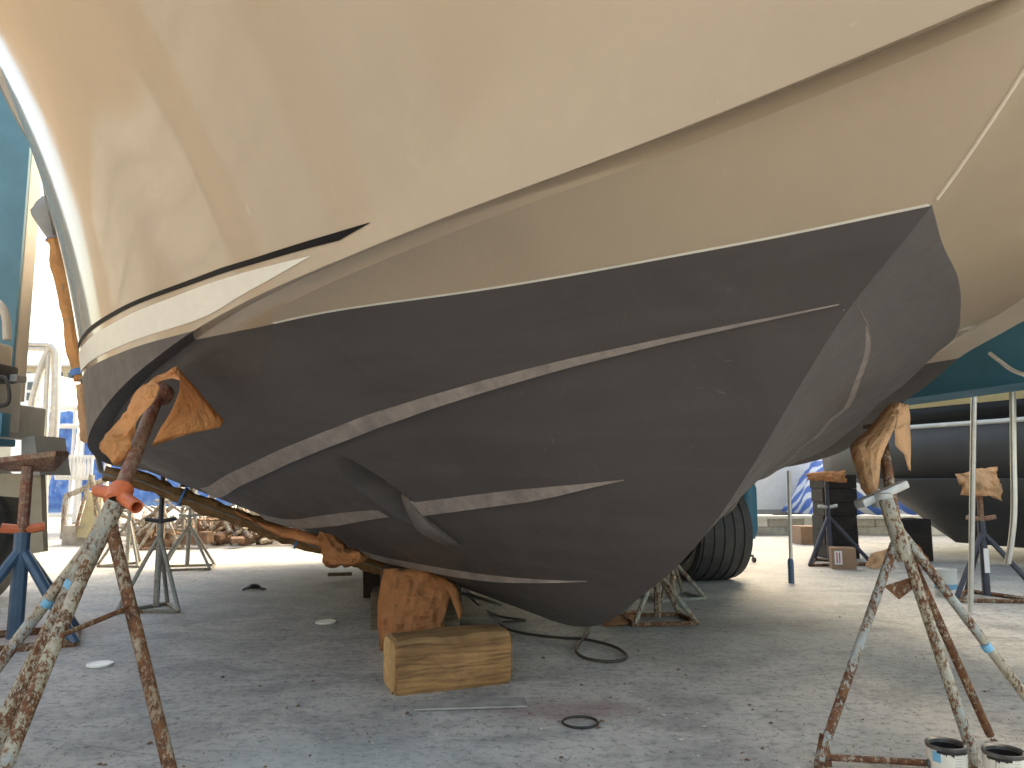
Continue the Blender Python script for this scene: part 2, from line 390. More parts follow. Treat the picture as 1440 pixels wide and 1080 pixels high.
M['debris']=simple('brown_debris',(.16,.095,.06),.85,var=.5,scale=12,bump=.5)
# ---------------------------------------------------------------- hull lines
def pch(x,xs,ys):
    # monotone cubic (PCHIP) scalar
    xs=list(xs);ys=list(ys);n=len(xs)
    h=[xs[i+1]-xs[i] for i in range(n-1)];d=[(ys[i+1]-ys[i])/h[i] for i in range(n-1)]
    m=[0]*n;m[0]=d[0];m[-1]=d[-1]
    for i in range(1,n-1):
        if d[i-1]*d[i]>0:
            w1=2*h[i]+h[i-1];w2=h[i]+2*h[i-1];m[i]=(w1+w2)/(w1/d[i-1]+w2/d[i])
    if x<=xs[0]: return ys[0]+m[0]*(x-xs[0])
    if x>=xs[-1]: return ys[-1]+m[-1]*(x-xs[-1])
    i=0
    while x>xs[i+1]: i+=1
    s=(x-xs[i])/h[i]
    return (ys[i]*(1+2*s)*(1-s)**2+m[i]*h[i]*s*(1-s)**2+ys[i+1]*s*s*(3-2*s)+m[i+1]*h[i]*s*s*(s-1))
def psm(t,xs,ys,w):
    return sum(c*pch(t+w*k/3.0,xs,ys) for k,c in ((-3,.04),(-2,.11),(-1,.22),(0,.26),(1,.22),(2,.11),(3,.04)))
KEEL=([-2.6,-1.2,-.6,-.232,0,.3,.49,.77,1.07,1.36,1.7,1.9,2.16,2.4,2.8,3.4,5,12.5],
      [4.1,2.62,2.0,1.66,1.5,1.34,1.2,.98,.775,.62,.475,.39,.29,.235,.17,.12,.1,.15])
CHB=([-.7,-.5,-.36,-.3,-.1,.1,.3,.55,.8,1.2,1.715,1.93,2.108,2.355,2.664,3.05,3.4,4.5,6,12.5],
     [.004,.01,.03,.075,.23,.39,.58,.83,1.05,1.35,1.657,1.811,1.929,2.071,2.238,2.408,2.53,2.66,2.7,2.55])
CHZ=([-.7,-.5,-.36,-.3,-.1,.1,.3,.55,.8,1.2,1.715,1.93,2.108,2.355,2.664,3.05,3.4,4.5,6,12.5],
     [1.76,1.755,1.745,1.735,1.712,1.69,1.66,1.625,1.59,1.555,1.522,1.465,1.424,1.376,1.297,1.218,1.135,1.04,1.02,1.0])
SHB=([-2.6,-2.3,-1.8,-1,0,1,2,3,4,5,7,12.5],[0,.45,.98,1.55,2.08,2.52,2.86,3.06,3.18,3.25,3.25,3.1])
SHZ=([-2.6,0,4,12.5],[4.1,3.65,3.05,2.7])
LEDGE=.105
PST=[-2.6,0,.15,.3,.45,.6,.75,.9,1.05,1.2,1.35,1.5,2.05,2.4,4,12.5]
PSV=[1.15,1.25,1.27,1.27,1.235,1.18,1.115,1.055,1.005,.965,.948,.935,.86,.82,.8,.8]
def section(t,nb=56,nt=22,port=False):
    zk=psm(t,KEEL[0],KEEL[1],.12)
    pts=[]
    bs=max(pch(t,*SHB),0.0);zs=max(pch(t,*SHZ),zk)
    if t<-.7:
        P0=(0,zk)
        # pure flare section
        P2=(bs,zs);P1=(bs*.25,zk+(zs-zk)*.55)
        for i in range(nb+1+nt+1):
            u=i/(nb+nt+1);pts.append(((1-u)**2*0+2*u*(1-u)*P1[0]+u*u*P2[0],(1-u)**2*zk+2*u*(1-u)*P1[1]+u*u*P2[1]))
        return pts
    w=min(.25,max(.01,(t+.45)*.5)); bc=max(psm(t,CHB[0],CHB[1],w),.004);zc=max(psm(t,CHZ[0],CHZ[1],w),zk+.01)
    # bottom: quadratic bezier, k = convexity bulge
    kk=psm(t,KPT,KKP,.3) if port else psm(t,KKT,KKV,.3)
    bc0=bc; bc=max(.004,bc-.03*min(1,max(0,(t+.7)/.4))) if t>-.3 else bc
    P1=ctrl(bc,zk,zc,kk)
    for i in range(nb+1):
        u=i/nb;pts.append((2*u*(1-u)*P1[0]+u*u*bc,(1-u)**2*zk+2*u*(1-u)*P1[1]+u*u*zc))
    led=LEDGE*min(1,max(0,(t+.7)/.4))
    q=min(1.0,led/LEDGE); pts[-1]=(bc,zc+.03*q); pts[-2]=(pts[-2][0],pts[-2][1]+.012*q); A=(bc+led,zc-.014*q)
    bs=max(bs,A[0]+.02)
    # topside
    fl=pch(t,[-.7,1,2.5,4,12],[.35,.38,.27,.22,.22])
    B=(A[0]+(bs-A[0])*fl,A[1]+(zs-A[1])*.55)
    for i in range(nt+1):
        u=i/nt;pts.append(((1-u)**2*A[0]+2*u*(1-u)*B[0]+u*u*bs,(1-u)**2*A[1]+2*u*(1-u)*B[1]+u*u*zs))
    return pts
KKLOG=[]
def ctrl(bc,zk,zc,kk):
    # midpoint pushed up (convex bottom outward = lower-outboard is kk<0)
    return (bc*.5,(zk+zc)*.5+kk*.5*(zc-zk))
KKT=[-.7,.1,.2,.39,.61,.84,1.06,1.25,1.45,1.9,2.3,3,4,6,12.5]
KKV=[0,.05,.15,.48,.78,.86,.74,.52,.37,.2,.06,-.08,-.15,-.15,-.15]
KPT=[-.7,.1,.2,.39,.61,.84,1.06,1.25,1.45,1.9,2.3,3,4,6,12.5]
KKP=[0,.05,.15,.48,.75,.78,.66,.5,.4,.4,.38,.35,.3,.2,.1]

# ---------------------------------------------------------------- the motor yacht (t = metres aft of the waterline stem, l = metres to starboard)
W0=V(.85293539,1.50018479,0); _h=math.hypot(.2,.98); AX=V(-.2/_h,.98/_h,0); NX=V(-AX.y,AX.x,0); ZW=1.5
def hw(t,l,z): p=W0+AX*t+NX*l; return V(p.x,p.y,z)
NB,NTP=80,24
SEC={}
def sec(t,port=False):
    k=(round(t,4),port)
    if k not in SEC: SEC[k]=section(t,NB,NTP,port)
    return SEC[k]
def pscale(t,j):
    s=min(1.3,psm(t,PST,PSV,.2))
    return s if j<=NB else s+(1-s)*(j-NB)/float(NTP)
def spt(t,j,side=1):
    p=sec(t,side<0)[j]; l=p[0] if side>0 else -p[0]*pscale(t,j)
    return V(*hw(t,l,p[1]))
def bottom_z(t,l,port=False):
    p=sec(t,port)
    for j in range(NB):
        if p[j][0]<=l<=p[j+1][0]:
            f=(l-p[j][0])/max(1e-9,p[j+1][0]-p[j][0]); return p[j][1]+f*(p[j+1][1]-p[j][1])
    return p[NB][1]
def side_l(t,z):
    "half breadth of the topside at height z"
    p=sec(t)
    for j in range(NB+1,NB+NTP+1):
        if p[j][1]<=z<=p[j+1][1]:
            f=(z-p[j][1])/(p[j+1][1]-p[j][1]); return p[j][0]+f*(p[j+1][0]-p[j][0])
    return p[NB+1][0]
YT=[-2.6,-2.45,-2.2,-1.9,-1.6,-1.3,-1.0,-.85,-.7]+[-.7+.05*k for k in range(1,13)]+[-.1+.025*k for k in range(1,84)]+[2.03+.01*k for k in range(0,45)]+[2.5+.07*k for k in range(0,40)]+[5.4,5.8,6.4,7.2,8.2]
def tunnel_offset(t,l,side):
    if side<0: l=l/pscale(t,0)
    s=(1.205-l)/.57
    if not 0<s<1: return 0.0
    tc=pch(s,[0,.25,.5,.75,1],[2.155,2.205,2.245,2.295,2.315]); w=.125*math.sqrt(max(0,1-(2*s-1)**2))**.8
    d=abs(t-tc)/max(w,1e-6)
    if d>=1: return 0.0
    prof=(1-d*d)**.42
    def sm(a,b,x): q=min(1,max(0,(x-a)/(b-a))); return q*q*(3-2*q)
    return (-.1*(1-sm(.5,.62,s))*min(1,s*4))*prof
yacht=thing('motor_yacht','large tan and dark grey motor yacht propped up on stands, seen under its bow','yacht',(W0.x,W0.y,0))
bm=bmesh.new()
for side in (1,-1):
    rows=[]
    for t in YT:
        row=[]
        for j in range(NB+NTP+2):
            p=spt(t,j,side); off=0
            if 2.0<t<2.5 and j<=NB:
                l=abs(sec(t,side<0)[j][0]); off=tunnel_offset(t,l,1)
                if off:
                    n=(NX*side*.5+V(0,0,-.8)-AX*.25).normalized(); p=p+n*off
            row.append(bm.verts.new(p-Vector(yacht.location)))
        rows.append(row)
    for i in range(len(rows)-1):
        for j in range(NB+NTP+1):
            q=[rows[i][j],rows[i+1][j],rows[i+1][j+1],rows[i][j+1]]
            if side<0: q.reverse()
            try: bm.faces.new(q)
            except ValueError: pass
    # half of the transom
    c0=bm.verts.new(V(*hw(8.2,0,sec(8.2)[-1][1]))-Vector(yacht.location))
    tr=rows[-1]
    for j in range(len(tr)-1):
        q=[c0,tr[j+1],tr[j]]
        if side<0: q.reverse()
        bm.faces.new(q)
bmesh.ops.remove_doubles(bm,verts=bm.verts[:],dist=.0008)
bmesh.ops.dissolve_degenerate(bm,edges=bm.edges[:],dist=1e-5)
bmesh.ops.bisect_plane(bm,geom=bm.verts[:]+bm.edges[:]+bm.faces[:],plane_co=(0,0,ZW),plane_no=(0,0,1),dist=1e-5)
bmesh.ops.recalc_face_normals(bm,faces=bm.faces[:])
def hull_part(name,keep,mat,sharp):
    b2=bm.copy(); bmesh.ops.delete(b2,geom=[f for f in b2.faces if not keep(f)],context='FACES')
    me=bpy.data.meshes.new(name); b2.to_mesh(me); b2.free(); me.materials.append(mat); me.shade_smooth(); me.set_sharp_from_angle(angle=R(sharp))
    o=bpy.data.objects.new(name,me); COL.objects.link(o); o.parent=yacht; return o
hb=hull_part('hull_bottom',lambda f:f.calc_center_median().z<ZW,M['bottom'],26); tag(hb,'dark grey antifouling painted bottom')
ht=hull_part('hull_topside',lambda f:f.calc_center_median().z>=ZW,M['tan'],26); tag(ht,'glossy tan topside with a sharp spray knuckle')
bm.free()
# deck and cabin (out of the picture, they throw the shade the bow stands in)
d=MB(); L=[];Rr=[]
for t in YT[1:]:
    a=spt(t,NB+NTP+1,1);b=spt(t,NB+NTP+1,-1); L.append(a+V(0,0,-.05));Rr.append(b+V(0,0,-.05))
d.grid([L,Rr]); d.build('deck',M['white'],yacht)
d=MB()
pro=[(1.8,3.1),(3.4,4.6),(5,4.9),(7.0,4.8),(7.4,3.0)]
d.prism([hw(t,1.9,z) for t,z in pro],NX*-3.8); d.build('cabin',M['white'],yacht)
# rub rail along the sheer
for side in (1,-1):
    d=MB(); d.tube([spt(t,NB+NTP+1,side) for t in YT[2:]],.035,8); d.build('rub_rail',M['greyp'],yacht,True)
# lower rub strake on the topside
# thin unpainted edge along the waterline
for side in (1,):
    top=[];bot=[]
    for t in [.004,.01]+[.02+.03*k for k in range(51)]:
        p=sec(t,side<0)
        for j in range(NB):
            if p[j][1]<=ZW<=p[j+1][1]:
                f=(ZW-p[j][1])/(p[j+1][1]-p[j][1]); l=p[j][0]+f*(p[j+1][0]-p[j][0]); g=(ZW+.0045-p[j][1])/(p[j+1][1]-p[j][1]); l2=p[j][0]+g*(p[j+1][0]-p[j][0])
                s=side if side>0 else -pscale(t,0)
                nn=NX*side*.0012-V(0,0,.0012)
                top.append(hw(t,s*l2,ZW+.0045)+nn); bot.append(hw(t,s*l,ZW)+nn); break
    d=MB(); d.grid([top,bot]); tag(d.build('waterline_edge',M['primer'],yacht),'thin pale paint edge along the waterline')
d=MB(); d.tube([hw(t,0,psm(t,KEEL[0],KEEL[1],.12))-AX*.002 for t in [-.01-.05*k for k in range(20)]],.0035,8); tag(d.build('stem_edge',M['tan_edge'],yacht,True),'pale painted highlight along the stem edge above the dark paint')  # pale bead stands in for the gleam along the stem
# boot stripes on the topside
def stripe(name,up,lo,mat,t1,label):
    for side in (1,-1):
        A=[];B=[]
        n=70; t0=up[0][0][0] if False else None
        ts=[up[0][0]+(t1-up[0][0])*k/n for k in range(n+1)]
        for t in ts:
            zu=pch(t,[q[0] for q in up],[q[1] for q in up]); zl=pch(t,[q[0] for q in lo],[q[1] for q in lo])
            row=[]
            for k in range(5):
                z=zl+(max(zu,zl+.001)-zl)*k/4; l=side_l(t,z)
                p=sec(t); jj=NB+NTP if False else None
                sc2=1.0 if side>0 else (lambda s:s+(1-s)*.12)(min(1.3,psm(t,PST,PSV,.2)))
                row.append(hw(t,side*(l*sc2+.0035),z))
            A.append(row)
        d=MB(); d.grid(A); tag(d.build(name,mat,yacht,True,180),label)
stripe('boot_stripe',[(.97,1.599),(1.131,1.608),(1.347,1.622),(1.66,1.638),(2.26,1.632),(2.85,1.628),(8.2,1.63)],[(.97,1.598),(1.155,1.571),(1.374,1.552),(1.561,1.536),(1.72,1.531),(2.33,1.526),(2.85,1.525),(8.2,1.525)],M['white_stripe'],8.15,'cream white boot stripe tapering to a point forward')
stripe('pin_stripe',[(.752,1.639),(.836,1.6385),(.96,1.64),(1.166,1.645),(1.455,1.664),(1.807,1.676),(2.47,1.677),(3,1.674),(8.2,1.674)],[(.753,1.637),(.804,1.626),(.862,1.616),(.97,1.62),(1.121,1.625),(1.309,1.636),(1.469,1.647),(1.818,1.659),(2.49,1.657),(3,1.654),(8.2,1.654)],M['black_stripe'],8.15,'narrow black pinstripe with a pointed forward end')
def smooth_path2(P):
    out=[]
    for i in range(len(P)-1):
        for k in range(3): out.append(P[i]+(P[i+1]-P[i])*k/3)
    return out+[P[-1]]
# thruster fairing: the lower lip of the bow thruster tunnel stands proud of the skin
for side in (1,-1):
    path=[];rad=[]
    for k in range(17):
        f=k/16; sq=.5+.5*f
        l=1.205-.57*sq; t=pch(sq,[0,.25,.5,.75,1],[2.165,2.215,2.25,2.295,2.315])
        s_=side if side>0 else -min(1.3,psm(t,PST,PSV,.2))
        path.append(hw(t,s_*l,bottom_z(t,l,side<0)+.075*max(0,1-f*2.6)+.008)); rad.append(.003+.09*(math.sin(PI*f**.75)**.7 if 0<f<1 else 0))
    d=MB(); d.tube(smooth_path2(path),[rad[min(16,i//3)]+(rad[min(16,i//3+1)]-rad[min(16,i//3)])*(i%3)/3 for i in range(49)],28,flat=.5,up=AX); d.build('thruster_fairing',M['fairing'],yacht,True,180)
# spray strakes
def strake(path,w0,w1,mats,both=True,wt=None):
    n=len(path)
    ts=[i*(n-1)/60 for i in range(61)]
    pp=sorted(path); pt=[]
    for i in range(61):
        t=path[0][0]+(path[-1][0]-path[0][0])*i/60; pt.append((t,pch(t,[q[0] for q in pp],[q[1] for q in pp])))
    for side in ((1,-1) if both else (1,)):
        G=[]
        for i,(t,l) in enumerate(pt):
            f=i/60; w=(w0+(w1-w0)*f)*(1.0 if n==6 and path[0][0]>3.85 else min(1,(1-f)*2.2+.01))
            l0=max(.004,l-w*.55); l1=l+w*.45
            if side<0: l0=l-w*.3; l1=l+w*.15
            z0=bottom_z(t,l0,side<0); z1=bottom_z(t,l1,side<0)
            s=side if side>0 else -min(1.3,psm(t,PST,PSV,.2))
            h=.024*min(1,(1-f)*3+.15)*(.5 if side<0 else 1.0)
            lip=(l0+.5*h,z0-.85*h); mid=(l0+.35*(l1-l0)+.3*h,z0+.35*(z1-z0)-.5*h)
            lin=l0-(.03 if side<0 else .003)
            G.append([hw(t,s*lin,bottom_z(t,max(0,lin),True)+.002 if side<0 else z0+.006),hw(t,s*(lip[0]-.004),lip[1]+.001),hw(t,s*lip[0],lip[1]),hw(t,s*mid[0],mid[1]),hw(t,s*l1,z1+.003)])
        d=MB()
        nr=len(G)
        d.v=[tuple(p) for g in G for p in g]
        for i in range(nr-1):
            for j in range(4):
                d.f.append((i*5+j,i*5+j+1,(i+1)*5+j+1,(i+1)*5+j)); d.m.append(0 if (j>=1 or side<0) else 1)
        d.build('spray_rail',[M['scuff_lit'],M['bottom']],yacht,True,30)
strake([(3.6,2.0),(2.923,1.743),(2.434,1.498),(2.1,1.302),(1.862,1.135),(1.646,.986),(1.435,.855),(1.263,.736),(1.12,.626),(.989,.526),(.865,.435),(.747,.352),(.639,.277),(.54,.206),(.451,.141),(.368,.078),(.291,.021)],.105,.02,(1,2))
strake([(3.9,1.72),(3.167,1.392),(2.887,1.269),(2.66,1.159),(2.483,1.059),(2.405,1.01)],.085,.078,(1,2),False)
strake([(2.15,.862),(2.1,.826),(2.06,.798),(1.953,.719),(1.851,.645),(1.75,.575),(1.646,.51),(1.542,.45),(1.442,.395),(1.35,.342),(1.264,.291),(1.183,.242)],.07,.02,(1,2),False)
strake([(3.8,1.2),(3.018,.772),(2.866,.686),(2.716,.607),(2.58,.531),(2.448,.461),(2.315,.396),(2.189,.336),(2.079,.277),(1.979,.219),(1.879,.166)],.075,.02,(2,3))
# ---------------------------------------------------------------- setting
g=MB(); g.add([(-160,-70,0),(160,-70,0),(160,260,0),(-160,260,0)],[(0,1,2,3)]); tag(g.build('ground',M['ground']),kind='structure')
# ---------------------------------------------------------------- jack stands
def lerp(a,b,f): return Vector(a)+(Vector(b)-Vector(a))*f
def seg(a,b,n=8): return [lerp(a,b,k/n) for k in range(n+1)]
def foot_pipe(name,a,b,r,mat,root,wob=.012):
    d=MB(); d.tube(seg(a,b,10),r,12,wob=wob); return d.build(name,mat,root,True)
# near left stand, leaning against the chine
A=ad(163,708,2.76); H=V(-1.50,3.245,1.315)
s1=thing('jack_stand','tall rusty leaning jack stand with orange handle and red pole, propping the hull at left','jack stand',(A.x,A.y,0),'jack stands propping the big yacht')
F1=at(-92,1062); F3=at(-26,1165); FR=at(240,1098); FC=at(-24,1080)
up=(H-A).normalized()
foot_pipe('screw_post',A+up*.03,H-up*.05,.027,M['rust_red'],s1,.02)
d=MB(); d.pipe(A+up*.05,A-up*.02,.036,.01); foot_pipe('sleeve',A+up*.01,lerp(A,FC,1.0),.034,M['rust_cream'],s1)
for nm,top,F,r,mm in (('leg',.08,F1,.021,'rust_blue'),('leg',.17,F3,.023,'rust_cream'),('leg',.06,FR,.022,'rust_brown')):
    foot_pipe(nm,lerp(A,FC,top)+(V(-.006,.022,-.01) if F is FR else V(0,0,0)),F+V(0,0,.02),r,M[mm],s1)
d=MB(); d.tube(seg(lerp(A,F3,.47),lerp(lerp(A,FC,.07),FR,.36),3),.017,8,flat=.4); d.build('brace',M['rust_brown'],s1,True)
d=MB(); d.tube(seg(F1+V(0,0,.02),F3+V(0,0,.02),3),.018,8); d.build('base_bar',M['rust_brown'],s1,True)
d=MB(); d.tube(seg(F3+V(0,0,.02),FR+V(0,0,.02),3),.018,8); d.build('base_bar',M['rust_brown'],s1,True)
# tape bands on the legs
for F,top,f,r in ((F1,.08,.33,.0225),(FC,0,.31,.0355)):
    a=lerp(A,FC,top); 
    d=MB(); d.tube([lerp(a,F,f),lerp(a,F,f+.028)],r,14); d.build('tape_band',M['tape_pale'],s1,True)
# swivel handle
hc=A+up*.045
d=MB(); d.lathe([(.03,-.04),(.043,-.035),(.043,.03),(.032,.036)],hc,18,axis=up)
hd=V(.73,-.62,-.27).normalized()
hn=d.build('handle_collar',M['orange'],s1,True)
d=MB(); d.pipe(hc+hd*.03,hc+hd*.15,.024,.006); d.build('handle',M['orange'],s1,True)
hd2=V(-.82,.45,.1).normalized()
d=MB(); d.pipe(hc+hd2*.03,hc+hd2*.13,.023,.006); d.build('handle',M['orange'],s1,True)
d=MB(); hn_=V(.25,.05,.9).normalized(); d.lathe([(0,-.045),(.034,-.04),(.06,-.014),(.062,.004),(.055,.012),(0,.012)],H-up*.01,20,axis=up); d.build('pad',M['rust_red'],s1,True)

def paper_ribbon(A_,B_,n=18,m=8,crumple=.006,bulge=0.0,bdir=(0,-1,0),seed=0,th=.0012):
    "paper flap between two edge lines"
    def samp(P,f):
        P=[Vector(p) for p in P]; ls=[0]
        for i in range(1,len(P)): ls.append(ls[-1]+(P[i]-P[i-1]).length)
        x=f*ls[-1]
        for i in range(1,len(P)):
            if x<=ls[i]+1e-9: return lerp(P[i-1],P[i],(x-ls[i-1])/max(1e-9,ls[i]-ls[i-1]))
        return P[-1]
    G=[]
    for i in range(n+1):
        a=samp(A_,i/n);b=samp(B_,i/n);row=[]
        for j in range(m+1):
            f=j/m; p=lerp(a,b,f)+Vector(bdir)*bulge*math.sin(PI*f)
            q=V(p.x*14+seed,p.y*14,p.z*14); e=1.1*abs(mnoise.noise(q))+.8*abs(mnoise.noise(q*2.1+V(3,1,9)))-.45
            e2=mnoise.noise(q*1.1+V(7,3,1))
            w=1.0 if crumple>.004 else 1.0
            row.append(p+V(e2*.5,e,e2*.4)*crumple*w)
        G.append(row)
    return G
def paper(name,ribs,mat,label,cat='paper',group=None,parent=None,th=.0012):
    d=MB()
    for G in ribs: d.grid(G)
    c=Vector(ribs[0][0][0])
    o=d.build(name,mat,parent,True,16,loc=(c.x,c.y,c.z) if parent is None else None); solid(o,th)
    if parent is None: tag(o,label,cat,group)
    return o
# folded paper between the left stand and the hull
GP='folded masking papers on jack stand heads'
lf=paper_ribbon([ad(249,517,3.10),ad(222,529,3.06),ad(196,546,3.02),ad(180,575,2.98),ad(158,601,2.96),ad(141,622,2.95),ad(150,643,2.93),ad(168,651,2.93)],
                [ad(246,528,3.08),ad(226,535,3.00),ad(217,556,2.93),ad(212,570,2.90),ad(193,594,2.90),ad(183,620,2.92),ad(180,638,2.93),ad(171,650,2.93)],26,8,.036,.02,seed=1)
rf=paper_ribbon([ad(249,517,3.10),ad(266,536,3.14),ad(282,554,3.17),ad(300,574,3.2),ad(316,591,3.22),ad(309,601,3.18)],
                [ad(246,527,3.07),ad(253,532,2.97),ad(252,552,2.92),ad(243,575,2.90),ad(225,603,2.93),ad(212,629,2.97)],14,8,.006,.045,seed=5)
tp=paper_ribbon([ad(250,516,3.11),ad(235,523,3.12),ad(222,529,3.10)],[ad(254,535,2.98),ad(241,532,3.02),ad(226,535,3.01)],8,4,.003,seed=3)
paper('masking_paper',[lf,rf,tp],M['paper'],'orange brown kraft paper folded like a cone over the red pole top','paper',GP)

# near right stand
A=ad(1250,722,2.80); H=V(1.60,3.28,1.13)
H=ad(1238,600,3.15)
s2=thing('jack_stand','rusty white jack stand with four pipe legs behind the paint cans','jack stand',(A.x,A.y,0),'jack stands propping the big yacht')
F1=at(1153,1078); F2=at(1374,1086); F3=at(1393,1042); F4=at(1492,1052)
foot_pipe('screw_post',lerp(A,F2,.12),H,.02,M['rust_brown'],s2,.03)
foot_pipe('sleeve',A+V(-.008,0,.05),lerp(A,F2,.2),.026,M['rust_cream'],s2)
foot_pipe('leg',lerp(A,F2,.13)+V(-.012,.01,0),F1+V(0,0,.02),.016,M['rust_blue'],s2)
foot_pipe('leg',lerp(A,F2,.04)+V(.01,-.012,0),F2+V(0,0,.02),.0185,M['rust_cream'],s2)
foot_pipe('leg',lerp(A,F3,.16)+V(.012,.012,0),F3+V(0,0,.02),.015,M['rust_brown'],s2)
foot_pipe('leg',A+V(.005,.012,-.01),F4+V(0,0,.02),.0165,M['rust_blue'],s2)
d=MB(); a=lerp(A,F4,.56); d.tube([a,lerp(A,F4,.585)],.0176,14); d.build('tape_band',M['tape_pale'],s2,True)
d=MB(); d.tube(seg(F1+V(.01,0,.03),F2+V(0,0,.02),4),.011,8); d.build('base_bar',M['rust_brown'],s2,True)
d=MB(); d.prism([F1+V(-.018,-.02,0),F1+V(.04,-.005,0),F1+V(.035,.01,.09),F1+V(.018,.005,.1)],V(-.004,.02,0)); d.build('foot_plate',M['rust_brown'],s2)
d=MB(); p0=lerp(lerp(A,F2,.13),F1,.2); p1=lerp(lerp(A,F2,.04),F2,.26); d.prism([p0,p1+V(0,0,.02),p1+V(0,0,-.02),lerp(p0,p1,.5)+V(0,0,-.05)],V(0,.006,0)); d.build('gusset',M['rust_brown'],s2)
d=MB(); c=ad(1240,695,2.86); d.box(c,(.235,.05,.03),Matrix.Rotation(R(-19),3,'Y')@Matrix.Rotation(R(20),3,'Z'),.008); d.build('handle_bar',M['galv'],s2,True,30)
d=MB(); d.lathe([(.024,-.03),(.036,-.028),(.036,.02),(.024,.024)],ad(1241,702,2.83),16); d.build('nut',M['galv'],s2,True)
d=MB(); d.box(H+V(0,.0,.0),(.1,.1,.02),None,.005); d.build('pad',M['rust_red'],s2,True)
l1=paper_ribbon([ad(1250,568,3.12),ad(1234,588,3.10),ad(1218,607,3.06),ad(1194,626,3.02),ad(1202,655,2.97),ad(1213,690,2.93),ad(1225,706,2.92)],
                [ad(1266,567,3.08),ad(1262,588,3.02),ad(1257,605,2.98),ad(1239,640,2.94),ad(1237,660,2.92),ad(1236,678,2.91),ad(1232,706,2.92)],9,4,.012,.03,seed=8)
l2=paper_ribbon([ad(1262,567,3.08),ad(1276,568,3.12)],[ad(1258,606,2.98),ad(1279,600,3.08)],6,6,.003,.01,seed=9)
l3=paper_ribbon([ad(1258,604,2.98),ad(1259,626,2.99),ad(1272,640,3.02),ad(1277,661,3.04)],[ad(1279,590,3.1),ad(1280,612,3.09),ad(1281,636,3.07),ad(1280,662,3.05)],12,6,.004,.01,seed=10)
paper('masking_paper',[l1,l2,l3],M['paper_pale'],'brown paper with two long hanging points over the right stand head','paper',GP)

# stands under the hull and in the yard: one is built, the others are copies
def simple_stand(label,loc,H,B,mats,head=.0,rot=0.0,group='jack stands out in the yard',nleg=3,r=.02,square=True):
    post,leg,bar,hand=[M[k] for k in mats]
    st=thing('jack_stand',label,'jack stand',loc,group)
    o=Vector(loc); st.rotation_euler=(0,0,0)
    def W(x,y,z):
        c,s=math.cos(rot),math.sin(rot); return o+V(x*c-y*s,x*s+y*c,z)
    apex=H*.62
    if nleg==3: ft=[(B*.5,-B*.32),(-B*.5,-B*.32),(0,B*.5)]
    else: ft=[(B*.5,-B*.4),(-B*.5,-B*.4),(-B*.5,B*.4),(B*.5,B*.4)]
    d=MB(); d.tube([W(0,0,.03),W(0,0,apex*.5),W(0,0,apex)],r*1.15,10); d.build('sleeve',leg,st,True)
    d=MB(); d.tube([W(0,0,apex*.9),W(0,0,H)],r*.85,10); d.build('screw_post',post,st,True)
    for x,y in ft:
        d=MB(); d.tube([W(0,0,apex*.86),W(x*.3,y*.3,apex*.62),W(x,y,.015)],r*.8,8); d.build('leg',leg,st,True)
    for k in range(len(ft)):
        a=ft[k];b=ft[(k+1)%len(ft)]
        d=MB(); d.tube([W(a[0],a[1],.015),W(b[0],b[1],.015)],r*.7,6); d.build('base_bar',bar,st,True)
    d=MB(); d.tube([W(-.11,0,apex+.03),W(-.03,0,apex+.02),W(.03,0,apex+.02),W(.11,0,apex+.035)],r*.75,8); d.build('handle',hand,st,True)
    if head: d=MB(); d.box(W(0,0,H+.012),(head,head*.8,.03),rot,.006); d.build('pad',M['timber_dark'],st)
    return st
p=at(219,858); zh=.0
simple_stand('grey jack stand nearest under the left side of the hull',(p.x,p.y,0),1.0,.43,('navy','rust_grey','olive','darkp'),0,.05,'jack stands under the left side')
p=at(263,800); simple_stand('grey jack stand with a dark pad and splayed legs, behind the nearest hull stand',(p.x,p.y,0),.86,.5,('rust_grey','rust_grey','olive','rust_grey'),.2,.25,'jack stands under the left side',4)
p=at(178,796); simple_stand('pale blue jack stand seen behind the left leaning stand',(p.x,p.y,0),.92,.48,('rust_blue','rust_grey','olive','rust_grey'),0,-.15,'jack stands under the left side')
p=at(925,874); st=simple_stand('low cream jack stand half hidden behind the bow foot',(p.x,p.y,0),.62,.42,('rust_grey','rust_cream','rust_brown','rust_grey'),0,.12,'jack stands under the right side',4,.021)
p=at(946,842); simple_stand('short rusty jack stand between the bow foot and the big tyre',(p.x,p.y,0),.58,.4,('rust_grey','rust_cream','rust_grey','rust_grey'),0,.35,'jack stands under the right side',4,.02)
p=at(1168,793); pA=p; simple_stand('dark jack stand beside the timber pile under the other boat',(p.x,p.y,0),.98,.72,('navy','navy','rust_brown','galv'),.12,.1,'jack stands under the other boat',3,.026)
p=at(1388,842); pB=p; sB=simple_stand('dark jack stand at right edge with white label under the other boat',(p.x,p.y,0),.98,.66,('rust_red','navy','rust_brown','rust_red'),.12,-.1,'jack stands under the other boat',3,.026)
d=MB(); d.box(V(pB.x,pB.y-.033,.30),(.04,.004,.19)); d.build('label_strip',M['label_white'],sB)
p=at(20,905); bs=simple_stand('dark blue jack stand with orange handle at the left picture edge',(p.x,p.y,0),1.02,.62,('rust_red','blue_steel','rust_brown','orange'),0,.5,'jack stands out in the yard',4,.038)
d=MB(); c=V(p.x,p.y,1.05); d.prism([c+V(-.22,-.07,-.02),c+V(.2,-.07,.03),c+V(.2,.07,.03),c+V(.12,.07,-.06),c+V(-.16,.07,-.06)],V(0,0,.03)); d.build('pad',M['rust_red'],bs)
